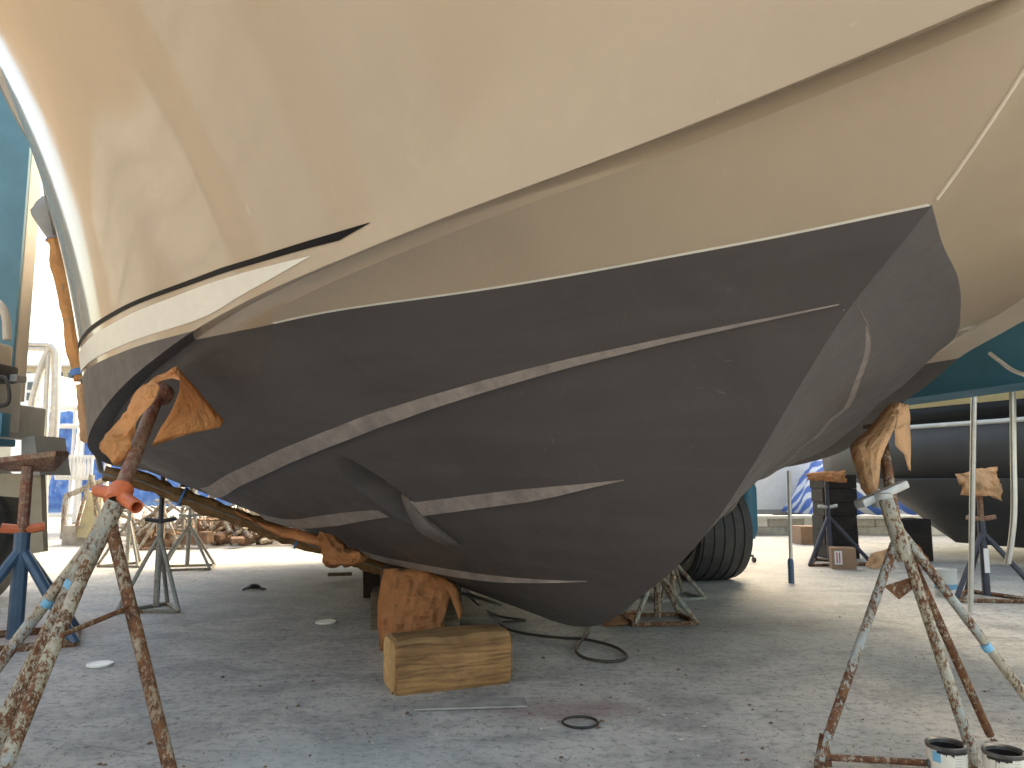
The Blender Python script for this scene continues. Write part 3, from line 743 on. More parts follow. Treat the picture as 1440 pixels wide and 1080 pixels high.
# crumpled paper on the two far stand heads
def wad(c,sx,sz,mat,label,seed,group):
    d=MB()
    for k in range(3):
        a=[Vector(c)+V(-sx*(.5-.1*k),-.05*k,sz*(.3-.2*k)),Vector(c)+V(-sx*.1,-.09+.04*k,sz*.45),Vector(c)+V(sx*.5,-.02*k,sz*(.35+.1*k))]
        b=[Vector(c)+V(-sx*.55+.05*k,-.1,-sz*(.3)),Vector(c)+V(sx*.05,-.14+.05*k,-sz*(.35-.2*k)),Vector(c)+V(sx*(.42-.1*k),-.1,-sz*(.55-.1*k))]
        d.grid(paper_ribbon(a,b,12,8,.045,.04,seed=seed+k))
    o=d.build('masking_paper',mat,None,True,18,loc=c); solid(o,.002); tag(o,label,'paper',group); return o
GW='crumpled papers on the other boat stands'
wad(V(pA.x-.02,pA.y,.965),.44,.13,M['paper_red'],'crumpled reddish paper on the stand beside the timber pile',3,GW)
wad(V(pB.x-.03,pB.y,.90),.33,.26,M['paper_pale'],'crumpled pale brown paper on the stand at the right edge',11,GW)

# ---------------------------------------------------------------- timber blocks and cord
def timber(name,label,cat,c,size,rot,mats,bev,group=None,end=True):
    th_=thing(name,label,cat,(c[0],c[1],c[2]-size[2]/2),group)
    bm=bmesh.new(); bmesh.ops.create_cube(bm,size=1.0)
    for v in bm.verts: v.co=V(v.co.x*size[0],v.co.y*size[1],v.co.z*size[2])
    es=[e for e in bm.edges if abs((e.verts[0].co-e.verts[1].co).normalized().x)>.9]
    bmesh.ops.bevel(bm,geom=es,offset=bev,segments=3,affect='EDGES',profile=.5)
    bmesh.ops.bevel(bm,geom=[e for e in bm.edges if e.is_manifold and abs(abs(e.calc_face_angle(0))-PI/2)<.3 and abs((e.verts[0].co-e.verts[1].co).normalized().x)<.1],offset=bev*.25,segments=1,affect='EDGES')
    bmesh.ops.subdivide_edges(bm,edges=[e for e in bm.edges if e.calc_length()>.1],cuts=6,use_grid_fill=True)
    for v in bm.verts:
        q=v.co*7+V(c[0]*3,c[1]*3,2); v.co+=V(.3,1,1)*mnoise.noise(q)*.011+V(.2,1,1)*mnoise.noise(q*3.1)*.004
        if v.co.z<-size[2]/2+.012: v.co.z=-size[2]/2
    bm.normal_update()
    me=bpy.data.meshes.new('beam'); bm.to_mesh(me); bm.free()
    for k in mats: me.materials.append(M[k])
    for p in me.polygons:
        if abs(p.normal.x)>.8: p.material_index=1
        elif p.normal.z>.6 and len(mats)>2: p.material_index=2
    me.shade_smooth(); me.set_sharp_from_angle(angle=R(28))
    o=bpy.data.objects.new('beam',me); COL.objects.link(o); o.parent=th_; o.location=(0,0,size[2]/2); th_.rotation_euler=(0,0,rot)
    return th_
la,lb=at(556,982),at(722,963)
ang=math.atan2(lb.y-la.y,lb.x-la.x); ln=(lb-la).length
mid=(la+lb)/2+V(-math.sin(ang),math.cos(ang),0)*.12
timber('timber_block','short thick yellow brown timber baulk lying alone in front of the keel','timber block',(mid.x,mid.y,.122),(ln,.235,.244),ang,('timber','timber_end','timber_top'),.05,'timber baulks')
timber('timber_block','weathered grey brown timber baulk under the paper wrapped block','timber block',(-.62,5.12,.12),(.56,.24,.24),R(4),('timber_grey','timber_grey'),.02,'timber baulks')
timber('timber_block','dark old timber baulk farthest back under the hull','timber block',(-1.02,6.45,.16),(.36,.3,.32),R(3),('timber_dark','timber_dark'),.02,'timber baulks')
timber('timber_block','block of wood hidden in brown paper under the hull bottom','timber block',(-.53,4.62,.22),(.46,.2,.44),R(2),('timber_grey','timber_grey'),.02,'timber baulks')
d=MB(); c=at(478,815,.0); d.box((c.x,c.y,.05),(.22,.05,.03),R(8)); tag(d.build('offcut_board',M['timber_grey'],None,loc=(c.x,c.y,0)),'short grey board end sticking out left of the dark baulk','board')
# paper draped over the block
f1=paper_ribbon([ad(540,800,4.44),ad(575,800,4.42),ad(610,806,4.42),ad(636,818,4.44)],[ad(533,916,4.38),ad(560,917,4.34),ad(590,905,4.36),ad(622,892,4.4)],16,12,.04,.03,seed=21)
f2=paper_ribbon([ad(540,800,4.44),ad(536,820,4.5),ad(531,850,4.52),ad(531,880,4.5),ad(536,918,4.42)],[ad(560,800,4.42),ad(556,830,4.38),ad(552,860,4.37),ad(550,890,4.36),ad(553,918,4.36)],16,6,.012,.01,seed=23)
f3=paper_ribbon([ad(608,806,4.42),ad(632,816,4.42),ad(645,832,4.4),ad(651,862,4.38)],[ad(622,818,4.42),ad(630,832,4.40),ad(637,848,4.38),ad(646,873,4.37)],14,6,.01,.01,seed=25)
paper('masking_paper',[f1,f2,f3],M['paper_red'],'large reddish brown paper draped down behind the yellow timber baulk','paper')
c=at(868,874); d=MB()
o=paper('masking_paper',[paper_ribbon([at(846,876,.01),at(862,862,.03),at(892,858,.02)],[at(848,880,.01),at(872,880,.02),at(893,874,.015)],10,6,.02,seed=31)],M['paper_red'],'scrap of red brown paper on the ground by the bow foot','paper')
def gpath(pts,z=.012): return [at(x,y,z) for x,y in pts]
def smooth_path(P,n=6):
    out=[];P=[Vector(p) for p in P]
    for i in range(len(P)-1):
        p0=P[max(i-1,0)];p1=P[i];p2=P[i+1];p3=P[min(i+2,len(P)-1)]
        for k in range(n):
            t=k/n; out.append(.5*((2*p1)+(p2-p0)*t+(2*p0-5*p1+4*p2-p3)*t*t+(3*p1-p0-3*p2+p3)*t**3))
    out.append(P[-1]); return out
cp=[ad(655,832,4.3)]+gpath([(672,850),(700,866),(738,872)])+gpath([(720,874),(704,876),(712,884),(745,892),(790,897),(822,899),(860,908),(880,920),(876,928),(850,930),(822,925),(810,915),(816,903),(826,892),(829,882),(836,868)])
d=MB(); d.tube(smooth_path(cp,6),.0085,8); tag(d.build('cord',M['cord'],None,True,loc=(.2,4.1,0)),'dark cord snaking over the concrete behind the timber baulk','cord')
c=at(816,1018); d=MB(); d.tube([V(c.x+.069*math.cos(2*PI*k/40),c.y+.069*math.sin(2*PI*k/40),.007) for k in range(40)]+[V(c.x+.069,c.y+.001,.007)],.005,8,False); tag(d.build('rubber_ring',M['black'],None,True,loc=(c.x,c.y,0)),'thin black ring lying flat on the stained concrete','ring')
for (px,py,r,lab) in ((140,936,.062,'white plastic lid on the concrete by the leaning stand'),(458,876,.066,'white plastic lid in the shade under the hull')):
    c=at(px,py); d=MB(); d.lathe([(0,.009),(r*.82,.009),(r*.86,.012),(r,.012),(r,.002),(r*.95,.001)],(c.x,c.y,0),28); tag(d.build('plastic_lid',M['plastic_w'],None,True,loc=(c.x,c.y,0)),lab,'lid','plastic lids dropped on the ground')
c=at(358,829); d=MB(); d.grid(paper_ribbon([c+V(-.1,0,.005),c+V(-.03,.02,.05),c+V(.1,.01,.01)],[c+V(-.09,-.06,.004),c+V(0,-.07,.03),c+V(.1,-.05,.004)],12,6,.03,seed=40)); o=d.build('glove',M['black'],None,True,loc=c); solid(o,.012); tag(o,'crumpled black rag lying under the hull at left','rag')
# sheet of board flattened into the concrete
q=[at(588,988),at(738,984),at(742,996),at(582,1001)]
d=MB(); d.prism([p+V(0,0,.004) for p in q],V(0,0,.007)); tag(d.build('thin_board',simple('dusty_thin_board',(.3,.29,.27),.85,var=.3,scale=10,bump=.3),None,loc=q[0]),'thin dusty grey board lying flat before the timber baulk','board')
# ---------------------------------------------------------------- paint cans
def can(px,py,label,drips,seed,tape=False,stamp=False):
    c=at(px,py,.13); r=.057; hgt=.13
    t=thing('paint_can',label,'paint can',(c.x,c.y,0),'open paint cans at the right stand')
    d=MB(); d.lathe([(0,.004),(r*.97,.0),(r,.006),(r,hgt-.012)],(c.x,c.y,0),40); d.build('body',M['can'],t,True)
    d=MB(); d.lathe([(r,hgt-.012),(r*1.03,hgt-.008),(r*1.03,hgt),(r*.99,hgt+.002),(r*.86,hgt-.002),(r*.85,hgt-.012)],(c.x,c.y,0),40); d.build('rim',M['can_rim'],t,True)
    d=MB(); d.lathe([(r*.85,hgt-.012),(r*.84,hgt-.05),(0,hgt-.052)],(c.x,c.y,0),40); d.build('paint',M['can_paint'],t,True)
    rr=random.Random(seed)
    d=MB()
    # wet band under the rim with runs
    n=64; top=[];bot=[]
    for k in range(n+1):
        a=drips[0]+(drips[1]-drips[0])*k/n
        L_=.006+.012*max(0,mnoise.noise(V(a*5,seed,0)))+.05*max(0,mnoise.noise(V(a*17,seed+3,0))-.28)
        rad=r+.0015
        top.append(V(c.x+rad*1.0*math.cos(a),c.y+rad*math.sin(a),hgt-.011)); bot.append(V(c.x+rad*math.cos(a),c.y+rad*math.sin(a),hgt-.012-L_))
    d.grid([top,bot]); d.build('drips',M['can_paint'],t,True)
    # wire bail ears
    for a in (drips[2],drips[2]+PI):
        d=MB(); d.lathe([(0,.006),(.011,.005),(.014,0),(.011,-.002)],(c.x+r*math.cos(a),c.y+r*math.sin(a),hgt-.06),14,axis=(math.cos(a),math.sin(a),0)); d.build('ear',M['can_rim'],t,True)
    if tape:
        a=R(200); G=[]
        for z in (hgt-.014,hgt-.045): G.append([V(c.x+(r+.001)*math.cos(a+.09*k),c.y+(r+.001)*math.sin(a+.09*k),z) for k in range(6)])
        d=MB(); d.grid(G); d.build('tape_piece',M['tape_pale'],t,True)
    if stamp:
        # round seal and rows of fine print on the label
        def onc(a,z,e=.0012): return V(c.x+(r+e)*math.cos(a),c.y+(r+e)*math.sin(a),z)
        a0=R(272); d=MB(); n=28
        for rad0,rad1 in ((.011,.0125),(.007,.0078)):
            d.grid([[onc(a0+1.0*rad0*math.cos(2*PI*k/n)/r,hgt-.045+rad0*math.sin(2*PI*k/n)) for k in range(n+1)],[onc(a0+rad1*math.cos(2*PI*k/n)/r,hgt-.045+rad1*math.sin(2*PI*k/n)) for k in range(n+1)]])
        d.build('printed_seal',M['can_print'],t)
        d=MB()
        for k in range(13):
            a=R(214)+R(11)*k
            if abs(a-a0)<.2: continue
            d.grid([[onc(a,hgt-.03),onc(a+.012,hgt-.03)],[onc(a,hgt-.12),onc(a+.012,hgt-.12)]])
        d.build('printed_rule',M['can_print'],t)
    return t
def can_label():
    t=NT('paper_can_label'); n=t.noise(9,6,.6); c=t.ramp(n,[(.3,(.66,.61,.5)),(.6,(.8,.77,.69))])
    ln=t.n('ShaderNodeTexWave',wave_type='BANDS',bands_direction='Z'); ln.inputs['Scale'].default_value=42; t.link(t.tc.outputs['Object'],ln.inputs[0])
    c=t.mix(t.math('MULTIPLY',t.ramp(ln.outputs[1],[(.62,0.0),(.75,.5)]),t.ramp(t.noise(60,3,.6,co=t.coord((1,1,.12))),[(.45,0.0),(.55,1.0)])),c,(.25,.24,.22))
    t.col(c); t.set(Roughness=.5); return t.m
M['can']=can_label(); M['can_rim']=simple('paint_smeared_tin_rim',(.13,.125,.12),.4,metal=.6,var=.5,scale=30); M['can_paint']=simple('wet_dark_paint',(.022,.019,.019),.25,var=.3,scale=20); M['can_print']=simple('grey_print',(.17,.17,.17),.6,var=.1)
can(1330,1045,'left open paint can with black drips and a blue tape scrap',(R(215),R(345),R(180)),3,tape=True)
can(1411,1055,'right open paint can with a round seal printed on its label',(R(190),R(260),R(20)),8,stamp=True)
c=at(1331,838); tc=thing('paint_can','small white paint can behind the right stand under the other boat','paint can',(c.x,c.y,0))
d=MB(); d.lathe([(0,0),(.085,0),(.085,.2),(.089,.205),(.089,.215),(.08,.215),(.078,.2),(0,.2)],(c.x,c.y,0),28); d.build('body',M['white'],tc,True)
d=MB(); d.lathe([(.0865,.06),(.0865,.1)],(c.x,c.y,0),28); d.build('label_band',M['tape_pale'],tc,True)

# ---------------------------------------------------------------- lifting sling with paper round it
def off_pt(t,j,off):
    p=sec(t); a=p[max(0,j-1)];b=p[min(len(p)-1,j+1)]; dx,dz=b[0]-a[0],b[1]-a[1]; q=math.hypot(dx,dz); return (p[j][0]+off*dz/q,p[j][1]-off*dx/q)
TS=4.25
sl=thing('lifting_sling','lifting sling wrapped in brown paper passing round the hull bottom and up its left side','sling',(hw(TS,1.5,0).x,hw(TS,1.5,0).y,.5))
under=[]
for j in list(range(2,NB-1,3)):
    l,z=off_pt(TS,j,.075); under.append(hw(TS,l,z))
lc,zc_=sec(TS)[NB+1]
corner=[hw(TS,lc+.03,zc_-.06),hw(TS,lc+.075,zc_+.03)]
sidep=[]
top_l=side_l(TS,2.7)+.12; c0=(lc+.085,zc_+.06)
for z in (1.35,1.6,1.9,2.2,2.5,2.75,3.0):
    f=(z-c0[1])/(2.75-c0[1]); sidep.append(hw(TS,c0[0]+(top_l-c0[0])*f,z))
strap_path=under+corner+sidep+[hw(TS,top_l+.3,4.2),hw(TS,top_l+.6,6.4)]
d=MB(); d.tube(smooth_path(strap_path,4),.055,10,flat=.22,up=AX); d.build('strap',M['greyp'],sl,True)
wu=under[6:]+[corner[0]]
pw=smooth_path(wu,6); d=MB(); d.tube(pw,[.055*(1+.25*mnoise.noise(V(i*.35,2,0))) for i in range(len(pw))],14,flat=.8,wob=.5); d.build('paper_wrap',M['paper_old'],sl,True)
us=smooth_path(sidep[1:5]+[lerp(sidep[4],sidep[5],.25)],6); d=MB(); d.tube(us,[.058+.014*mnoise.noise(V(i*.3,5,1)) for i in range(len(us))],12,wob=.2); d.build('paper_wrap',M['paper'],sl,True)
ug=smooth_path([lerp(sidep[4],sidep[5],.15),sidep[5],lerp(sidep[5],sidep[6],.4)],5); d=MB(); d.tube(ug,[.045,.06,.075,.09,.1,.11,.1,.09,.07,.05,.04][:len(ug)],12,flat=.5,wob=.35); d.build('chafe_sleeve',M['greyp'],sl,True)
for P,i,r in ((pw,int(len(pw)*.42),.066),(pw,int(len(pw)*.8),.066),(us,len(us)-4,.066),(us,1,.066)):
    d=MB(); d.tube([P[i],lerp(P[i],P[i+1],.9)],r,14,flat=1.08); d.build('tape_band',M['tape'],sl,True)
# loose paper at the chine and crumpled paper low under the hull
q0=corner[1]
o=paper('masking_paper',[paper_ribbon([ad(107,541,4.75),ad(109,575,4.74),ad(112,610,4.72),ad(114,620,4.72)],[ad(124,540,4.78),ad(128,575,4.76),ad(133,610,4.74),ad(134,626,4.73)],14,6,.01,.02,seed=50)],M['paper_pale'],'flat brown paper sheet hanging at the turn of the hull, left edge','paper')
o=paper('masking_paper',[paper_ribbon([ad(446,748,4.35),ad(470,757,4.32),ad(500,770,4.3),ad(520,782,4.28)],[ad(450,772,4.3),ad(458,792,4.25),ad(485,795,4.2),ad(512,790,4.25)],18,8,.05,.04,seed=52),
   paper_ribbon([ad(455,752,4.3),ad(475,775,4.2),ad(505,776,4.2),ad(512,786,4.2)],[ad(452,790,4.3),ad(470,800,4.3),ad(480,796,4.3),ad(510,792,4.3)],14,6,.05,.04,seed=56)],M['paper_red'],'crumpled orange paper bunched at the low end of the sling','paper')
o=paper('masking_paper',[paper_ribbon([ad(330,716,4.6),ad(370,735,4.55),ad(420,745,4.45),ad(450,752,4.4)],[ad(345,727,4.6),ad(385,752,4.5),ad(425,763,4.4),ad(452,768,4.35)],16,6,.02,.03,seed=58)],M['paper_red'],'long strip of brown paper along the sling under the hull','paper')

# ---------------------------------------------------------------- boat hoist
M['chassis']=simple('khaki_chassis_paint',(.3,.27,.2),.55,var=.15,scale=4)
def beam_pt(y): return 3.02-.204*(y-5)
hoist=thing('boat_hoist','teal boat hoist with big tyres, its legs either side of the yacht','boat hoist',(0,7.5,0))
ra=math.atan(.204)
d=MB(); d.box((beam_pt(7),7,1.70),(.34,10.4,.40),ra,.012); d.build('side_beam',M['teal'],hoist,True,30)
d=MB(); d.box((beam_pt(7)-.02,7,1.925),(.40,10.4,.045),ra,.006); d.build('beam_flange',M['teal_pale'],hoist,True,30)
d=MB(); d.box((beam_pt(4.3)+.22,4.3,1.55),(.3,.5,.44),ra,.015); d.build('beam_bracket',M['teal'],hoist,True,30)
hs=smooth_path([ad(1392,497,4.55),ad(1405,507,4.45),ad(1425,521,4.3),ad(1450,530,4.1)],6); d=MB(); d.tube(hs,.012,8); d.build('hose',M['alu'],hoist,True)
def wheel(c,r,w,yaw,label=None):
    Mx=Matrix.Rotation(yaw,3,'Z')
    def ring(prof,name,mat,par):
        d=MB(); n=56; vs=[];fs=[]
        for (x,rr) in prof:
            for k in range(n): a=2*PI*k/n; vs.append(Vector(c)+Mx@V(x,rr*math.cos(a),rr*math.sin(a)))
        for i in range(len(prof)-1):
            for k in range(n): k2=(k+1)%n; fs.append((i*n+k,i*n+k2,(i+1)*n+k2,(i+1)*n+k))
        d.add(vs,fs); return d.build(name,mat,par,True,28)
    h=w/2
    prof=[(-h*.62,r*.52),(-h*.8,r*.56),(-h*.98,r*.72),(-h,r*.84),(-h*.93,r*.94)]
    ribs=5; x0=-h*.9;x1=h*.9; st=(x1-x0)/ribs
    for k in range(ribs):
        a=x0+st*k; cr=lambda x:r*(1-.045*(abs(x)/h)**2.5)
        prof+=[(a+.012,cr(a)*.975),(a+.016,cr(a)),(a+st-.016,cr(a+st)),(a+st-.012,cr(a+st)*.975)]
    prof+=[(h*.93,r*.94),(h,r*.84),(h*.98,r*.72),(h*.8,r*.56),(h*.62,r*.52)]
    ty=ring(prof,'tyre',M['tyre'],hoist)
    ring([(-h*.62,r*.52),(-h*.5,r*.48),(-h*.3,r*.44),(-h*.25,r*.2),(-h*.4,r*.17),(-h*.4,0.001)],'rim',M['rim'],ty)
    ring([(h*.62,r*.52),(h*.5,r*.48),(h*.3,r*.44),(h*.25,r*.2),(h*.4,r*.17),(h*.4,0.001)],'rim',M['rim'],ty)
wheel((1.83,7.45,.45),.46,.56,R(15))
wheel((-4.2,6.05,.52),.53,.42,R(9))
d=MB(); d.lathe([(.0,-.2),(.07,-.19),(.1,-.1),(.1,.3),(.07,.4),(0,.4)],(2.33,7.72,.55),18); d.build('steering_hub',M['teal'],hoist,True)
d=MB(); d.tube([(2.33,7.72,.8),(2.42,7.75,1.6)],.08,12); d.build('wheel_fork',M['teal'],hoist,True)
# left leg and its machinery
def bx(name,x0,x1,y0,y1,Y,dep,mat,bev=.02):
    "machine panel: right edge, top and bottom read off the photo at depth Y"
    a=ad(x0,y0,Y); b=ad(x1,y1,Y); b.x=ad(x1,y1,Y+dep).x
    d=MB(); d.box(((a.x+b.x)/2,Y+dep/2,(a.z+b.z)/2),(abs(b.x-a.x),dep,abs(a.z-b.z)),None,bev); return d.build(name,mat,hoist,True,30)
c_=ad(28,400,5.9).x
d=MB(); d.box((c_-.45,5.9,4.0),(.9,.03,4.9),None,.004); d.build('leg_column',M['teal_pale'],hoist)
d=MB(); d.box((c_-.449,5.995,4.0),(.9,.15,4.9),None,.01); d.build('edge_trim',M['beige'],hoist)
bx('control_box',-90,18,476,514,5.35,.3,M['beige'],.03)
bx('bracket',-90,26,508,533,5.3,.3,M['darkp'])
bx('bracket',-20,38,526,536,5.5,.12,M['greyp'],.01)
d=MB(); d.tube(smooth_path([ad(-30,418,5.1),ad(-6,424,5.1),ad(7,442,5.1),ad(10,478,5.1)],6),.026,10); d.build('grab_rail',M['beige'],hoist,True)
bx('engine_cover',-90,28,526,604,5.4,.5,M['greyp'],.03)
d=MB(); d.tube(smooth_path([ad(-20,529,5.32),ad(6,531,5.32),ad(12,545,5.32),ad(13,562,5.32),ad(6,570,5.32),ad(-20,571,5.32)],5),.014,8); d.build('handle',M['black'],hoist,True)
bx('panel',-90,14,580,614,5.36,.1,M['teal'],.01)
bx('panel',-90,22,616,627,5.34,.2,M['teal'],.01)
bx('tank',10,47,566,616,5.75,.5,M['greyp'],.02)
d=MB(); d.prism([ad(30,616,5.7),ad(48,612,5.7),ad(56,668,5.7),ad(30,668,5.7)],V(0,.4,0)); d.build('side_plate',M['greyp'],hoist)
d=MB(); d.prism([ad(-90,666,5.75),ad(57,666,5.75),ad(61,776,5.75),ad(36,780,5.75),ad(30,700,5.75),ad(-90,690,5.75)],V(0,.06,0)); d.build('chassis_plate',M['chassis'],hoist)
d=MB(); d.box((-.6,9.5,6.6),(7.6,.5,.6),R(-11),.02); d.build('top_beam',M['teal'],hoist)
d=MB(); d.box((2.35,9.3,4.2),(.5,.5,4.6),R(11),.02); d.build('leg_column',M['teal_pale'],hoist)

# ---------------------------------------------------------------- neighbouring boat at right
nbt=thing('neighbour_boat','cream motor boat with charcoal bottom propped up behind, right edge','boat',(5.5,8.5,0))
def nb_at(s): # along the paint line, going away to the left
    p=V(5.78,6.6,0); q=V(3.35,12.2,0); return lerp(p,q,s)
nd=(V(3.35,12.2,0)-V(5.78,6.6,0)).normalized(); nn_=V(-nd.y,nd.x,0)   # towards our boat
def nb_e(s): return -.45*(max(0,s-.42)/.31)**2.2
def nb_strip(z0,z1,o0,o1,name,mat,n=26,label=None,rise=0.0):
    G=[]
    for k in range(n+1):
        s=-.5+1.23*k/n; p=nb_at(s); e=nb_e(s)*(.55 if z0>1.5 else .8)
        zz0=z0+(z1-z0)*min(.985,rise*max(0,s-.45)/.2) if rise else z0
        G.append([p+nn_*(o0+e)+V(0,0,zz0),p+nn_*((o0+o1)/2+e+.01)+V(0,0,(zz0+z1)/2),p+nn_*(o1+e)+V(0,0,z1)])
    d=MB(); d.grid(G); o=d.build(name,mat,nbt,True,180); solid(o,.02,off=-1)
    if label: tag(o,label)
    return o
nb_strip(1.76,3.6,.03,.35,'topside',M['cream'],label='cream topside')
nb_strip(1.575,1.76,.006,.03,'pin_stripe',M['nb_black'],label='wide black stripe')
nb_strip(1.525,1.575,.004,.006,'boot_stripe',M['white'],label='thin white line')
nb_strip(.95,1.525,-.06,.003,'hull_bottom',M['nb_bottom'],label='charcoal painted side below the white line')
nb_strip(.2,.95,-.7,-.06,'hull_bottom',M['nb_bottom'],label='shaded charcoal bottom sloping down to the keel',rise=1.0)
G=[]
for k in range(13):
    s_=-.5+1.23*k/12; p=nb_at(s_); w_=1-.8*max(0,(s_-.42)/.31)**2; G.append([p+nn_*(.35+nb_e(s_)*.55)+V(0,0,3.6),p+nn_*(-1.9-2.3*w_)+V(0,0,3.6),p+nn_*(-1.9-2.0*w_)+V(0,0,.97),p+nn_*-.8+V(0,0,.22+.7*min(1,max(0,s_-.45)/.2))])
d=MB(); d.grid(G); d.build('far_side',M['cream'],nbt)
d=MB(); cp_=[nb_at(.1)+nn_*.1,nb_at(.62)+nn_*-.3,nb_at(.62)+nn_*-3.0,nb_at(.1)+nn_*-3.4]
d.prism([p+V(0,0,3.55) for p in cp_],V(0,0,2.3)); d.build('cabin',M['white'],nbt)  # unseen cabin, placed and raised to shade the ground between the boats
# timber pile and blocks under it
c=at(1187,786)
pile=thing('timber_pile','tall pile of dark square timbers supporting the other boat','timber pile',(c.x,c.y,0))
for k in range(6):
    d=MB(); d.box((c.x+random.uniform(-.015,.015),c.y+.2,.085+.165*k),(.40+random.uniform(-.015,.015),.4,.163),R(random.uniform(-3,3)),.008); d.build('baulk',M['timber_dark'],pile)
c=at(1135,766); timber('timber_block','brown timber baulk on the ground left of the dark timber pile','timber block',(c.x+.05,c.y+.15,.13),(.3,.3,.26),R(5),('card','card'),.015,'timber baulks')
c=at(1297,790); timber('timber_block','brown timber block behind the right stand under the other boat','timber block',(c.x,c.y+.2,.24),(.34,.3,.48),R(-8),('timber_dark','timber_dark'),.02,'timber baulks')
c=at(1191,801); cb=thing('cardboard_box','small brown cardboard box with white and red label','box',(c.x,c.y,0))
d=MB(); d.box((c.x,c.y+.1,.11),(.24,.2,.22),R(-14)); d.build('carton',M['card'],cb)
cr=Matrix.Rotation(R(-14),3,'Z')
d=MB(); d.box(V(c.x,c.y+.1,.12)+cr@V(-.055,-.102,0),(.075,.003,.14),R(-14)); lbp=d.build('label_patch',M['label_white'],cb)
for k in range(2):
    d=MB(); d.box(V(c.x,c.y+.1,.12)+cr@V(-.068+.026*k,-.105,0),(.012,.002,.11),R(-14)); d.build('red_bar',M['label_red'],lbp)
c=at(1238,800); d=MB(); d.grid(paper_ribbon([c+V(-.14,.05,.02),c+V(-.05,.08,.16),c+V(.1,.05,.2)],[c+V(-.12,-.1,.01),c+V(0,-.12,.06),c+V(.12,-.1,.02)],10,6,.05,seed=61)); o=d.build('masking_paper',M['paper_pale'],None,True,loc=c); solid(o,.002); tag(o,'crumpled pale paper on the ground right of the cardboard box','paper')
c=at(1292,800); d=MB(); d.grid(paper_ribbon([c+V(-.1,.1,.02),c+V(0,.12,.26),c+V(.1,.1,.2)],[c+V(-.1,-.1,.01),c+V(0,-.1,.1),c+V(.1,-.12,.02)],10,6,.05,seed=63)); o=d.build('masking_paper',M['paper_red'],None,True,loc=c); solid(o,.002); tag(o,'crumpled red paper behind the legs of the right stand','paper')
# poles
def pole(px,py,H,r,mat,label,lean=(0,0),foot=None,bend=None):
    c=at(px,py); t=thing('pole',label,'pole',(c.x,c.y,0),'thin pale poles standing at right')
    pts=[c+V(0,0,.01)]+([c+V(*bend)] if bend else [])+[c+V(lean[0],lean[1],H)]
    d=MB(); d.tube(smooth_path(pts,6),r,10); d.build('shaft',mat,t,True)
    if foot:
        d=MB(); d.lathe([(0,0),(r*1.6,0),(r*1.6,.2),(r*1.1,.22)],c,12); d.build('foot',foot,t,True)
pole(1365,862,1.58,.019,M['alu'],'long pale pole standing on the concrete up to the teal beam',(.02,-.2))
d=MB(); d.tube(smooth_path([ad(1424,552,4.7),ad(1425,640,4.7),ad(1426,715,4.7),ad(1422,762,4.72),ad(1417,792,4.75)],6),.018,10); tag(d.build('hanging_hose',M['alu'],hoist,True),'pale stiff hose hanging from the beam')
pole(1113,820,1.02,.017,M['alu'],'thin pale pole with a dark blue foot by the big tyre',(.02,0),M['blue_steel'])
# caster of a work stool beside the tyre
c=at(1058,791); st=thing('work_stool','black castor foot of a low work stool beside the big tyre','stool',(c.x,c.y,0))
d=MB(); d.tube([(c.x-.25,c.y+.05,.085),(c.x+.02,c.y,.075)],.014,8); d.tube([(c.x-.25,c.y+.05,.085),(c.x-.25,c.y+.05,.4)],.02,8); d.build('frame',M['black'],st,True)
d=MB(); d.lathe([(0,-.016),(.03,-.014),(.032,0),(.03,.014),(0,.016)],(c.x+.02,c.y,.032),16,axis=(1,.2,0)); d.build('castor',M['black'],st,True)
d=MB(); d.lathe([(0,.4),(.17,.4),(.18,.43),(.17,.46),(0,.465)],(c.x-.25,c.y+.05,0),20); d.build('seat',M['black'],st,True)
M['sun_block']=simple('grey_cladding',(.36,.36,.34),.7,var=.06,scale=1)
M['flake']=simple('pale_paint_flake',(.5,.49,.45),.7,var=.2); M['sky_block']=simple('tan_blocker_cladding',(.23,.17,.115),.7,var=.1,scale=1.5); M['nb_tan']=simple('brown_gelcoat',(.3,.22,.15),.3,var=.1)
M['block_pale']=simple('pale_wall_block',(.6,.58,.53),.8,var=.12,scale=6,bump=.2); M['build']=simple('beige_render',(.55,.46,.33),.8,var=.06,scale=2); M['build2']=simple('pale_window_frame',(.6,.55,.45),.6,var=.06); M['glassy']=simple('dark_window_glass',(.06,.07,.08),.1,var=.2,bump=0)
# ---------------------------------------------------------------- far right: low wall, parked trailer, tarpaulins
d=MB()
w=thing('low_wall','low pale concrete wall along the far side of the yard','wall',(6,13.2,0))
rr=random.Random(4)
x=1.0
while x<16:
    for row in range(2):
        d=MB(); d.box((x+.3+(.3 if row else 0),13.2,.07+.14*row),(.59,.22,.135),None,.006); d.build('block',M['conc'] if (row+int(x*7))%3 else M['block_pale'],w)
    x+=.6
d=MB(); d.box((8.5,13.2,.30),(15.4,.3,.045)); d.build('coping',M['block_pale'],w)
tr=thing('trailer','white box trailer parked beyond the low wall','trailer',(4.6,17,0))
d=MB(); d.box((4.75,17.2,1.2),(2.9,3.2,1.9),R(2),.03); d.build('body',M['white'],tr)
d=MB(); d.box((4.75,15.58,.28),(2.9,.06,.1),R(2)); d.build('sill',M['greyp'],tr)
for xx in (3.9,5.6):
    d=MB(); d.lathe([(0,-.1),(.2,-.1),(.3,-.08),(.31,0),(.3,.08),(.2,.1),(0,.1)],(xx,16.2,.31),20,axis=(1,0,0)); d.build('wheel',M['tyre'],tr,True)
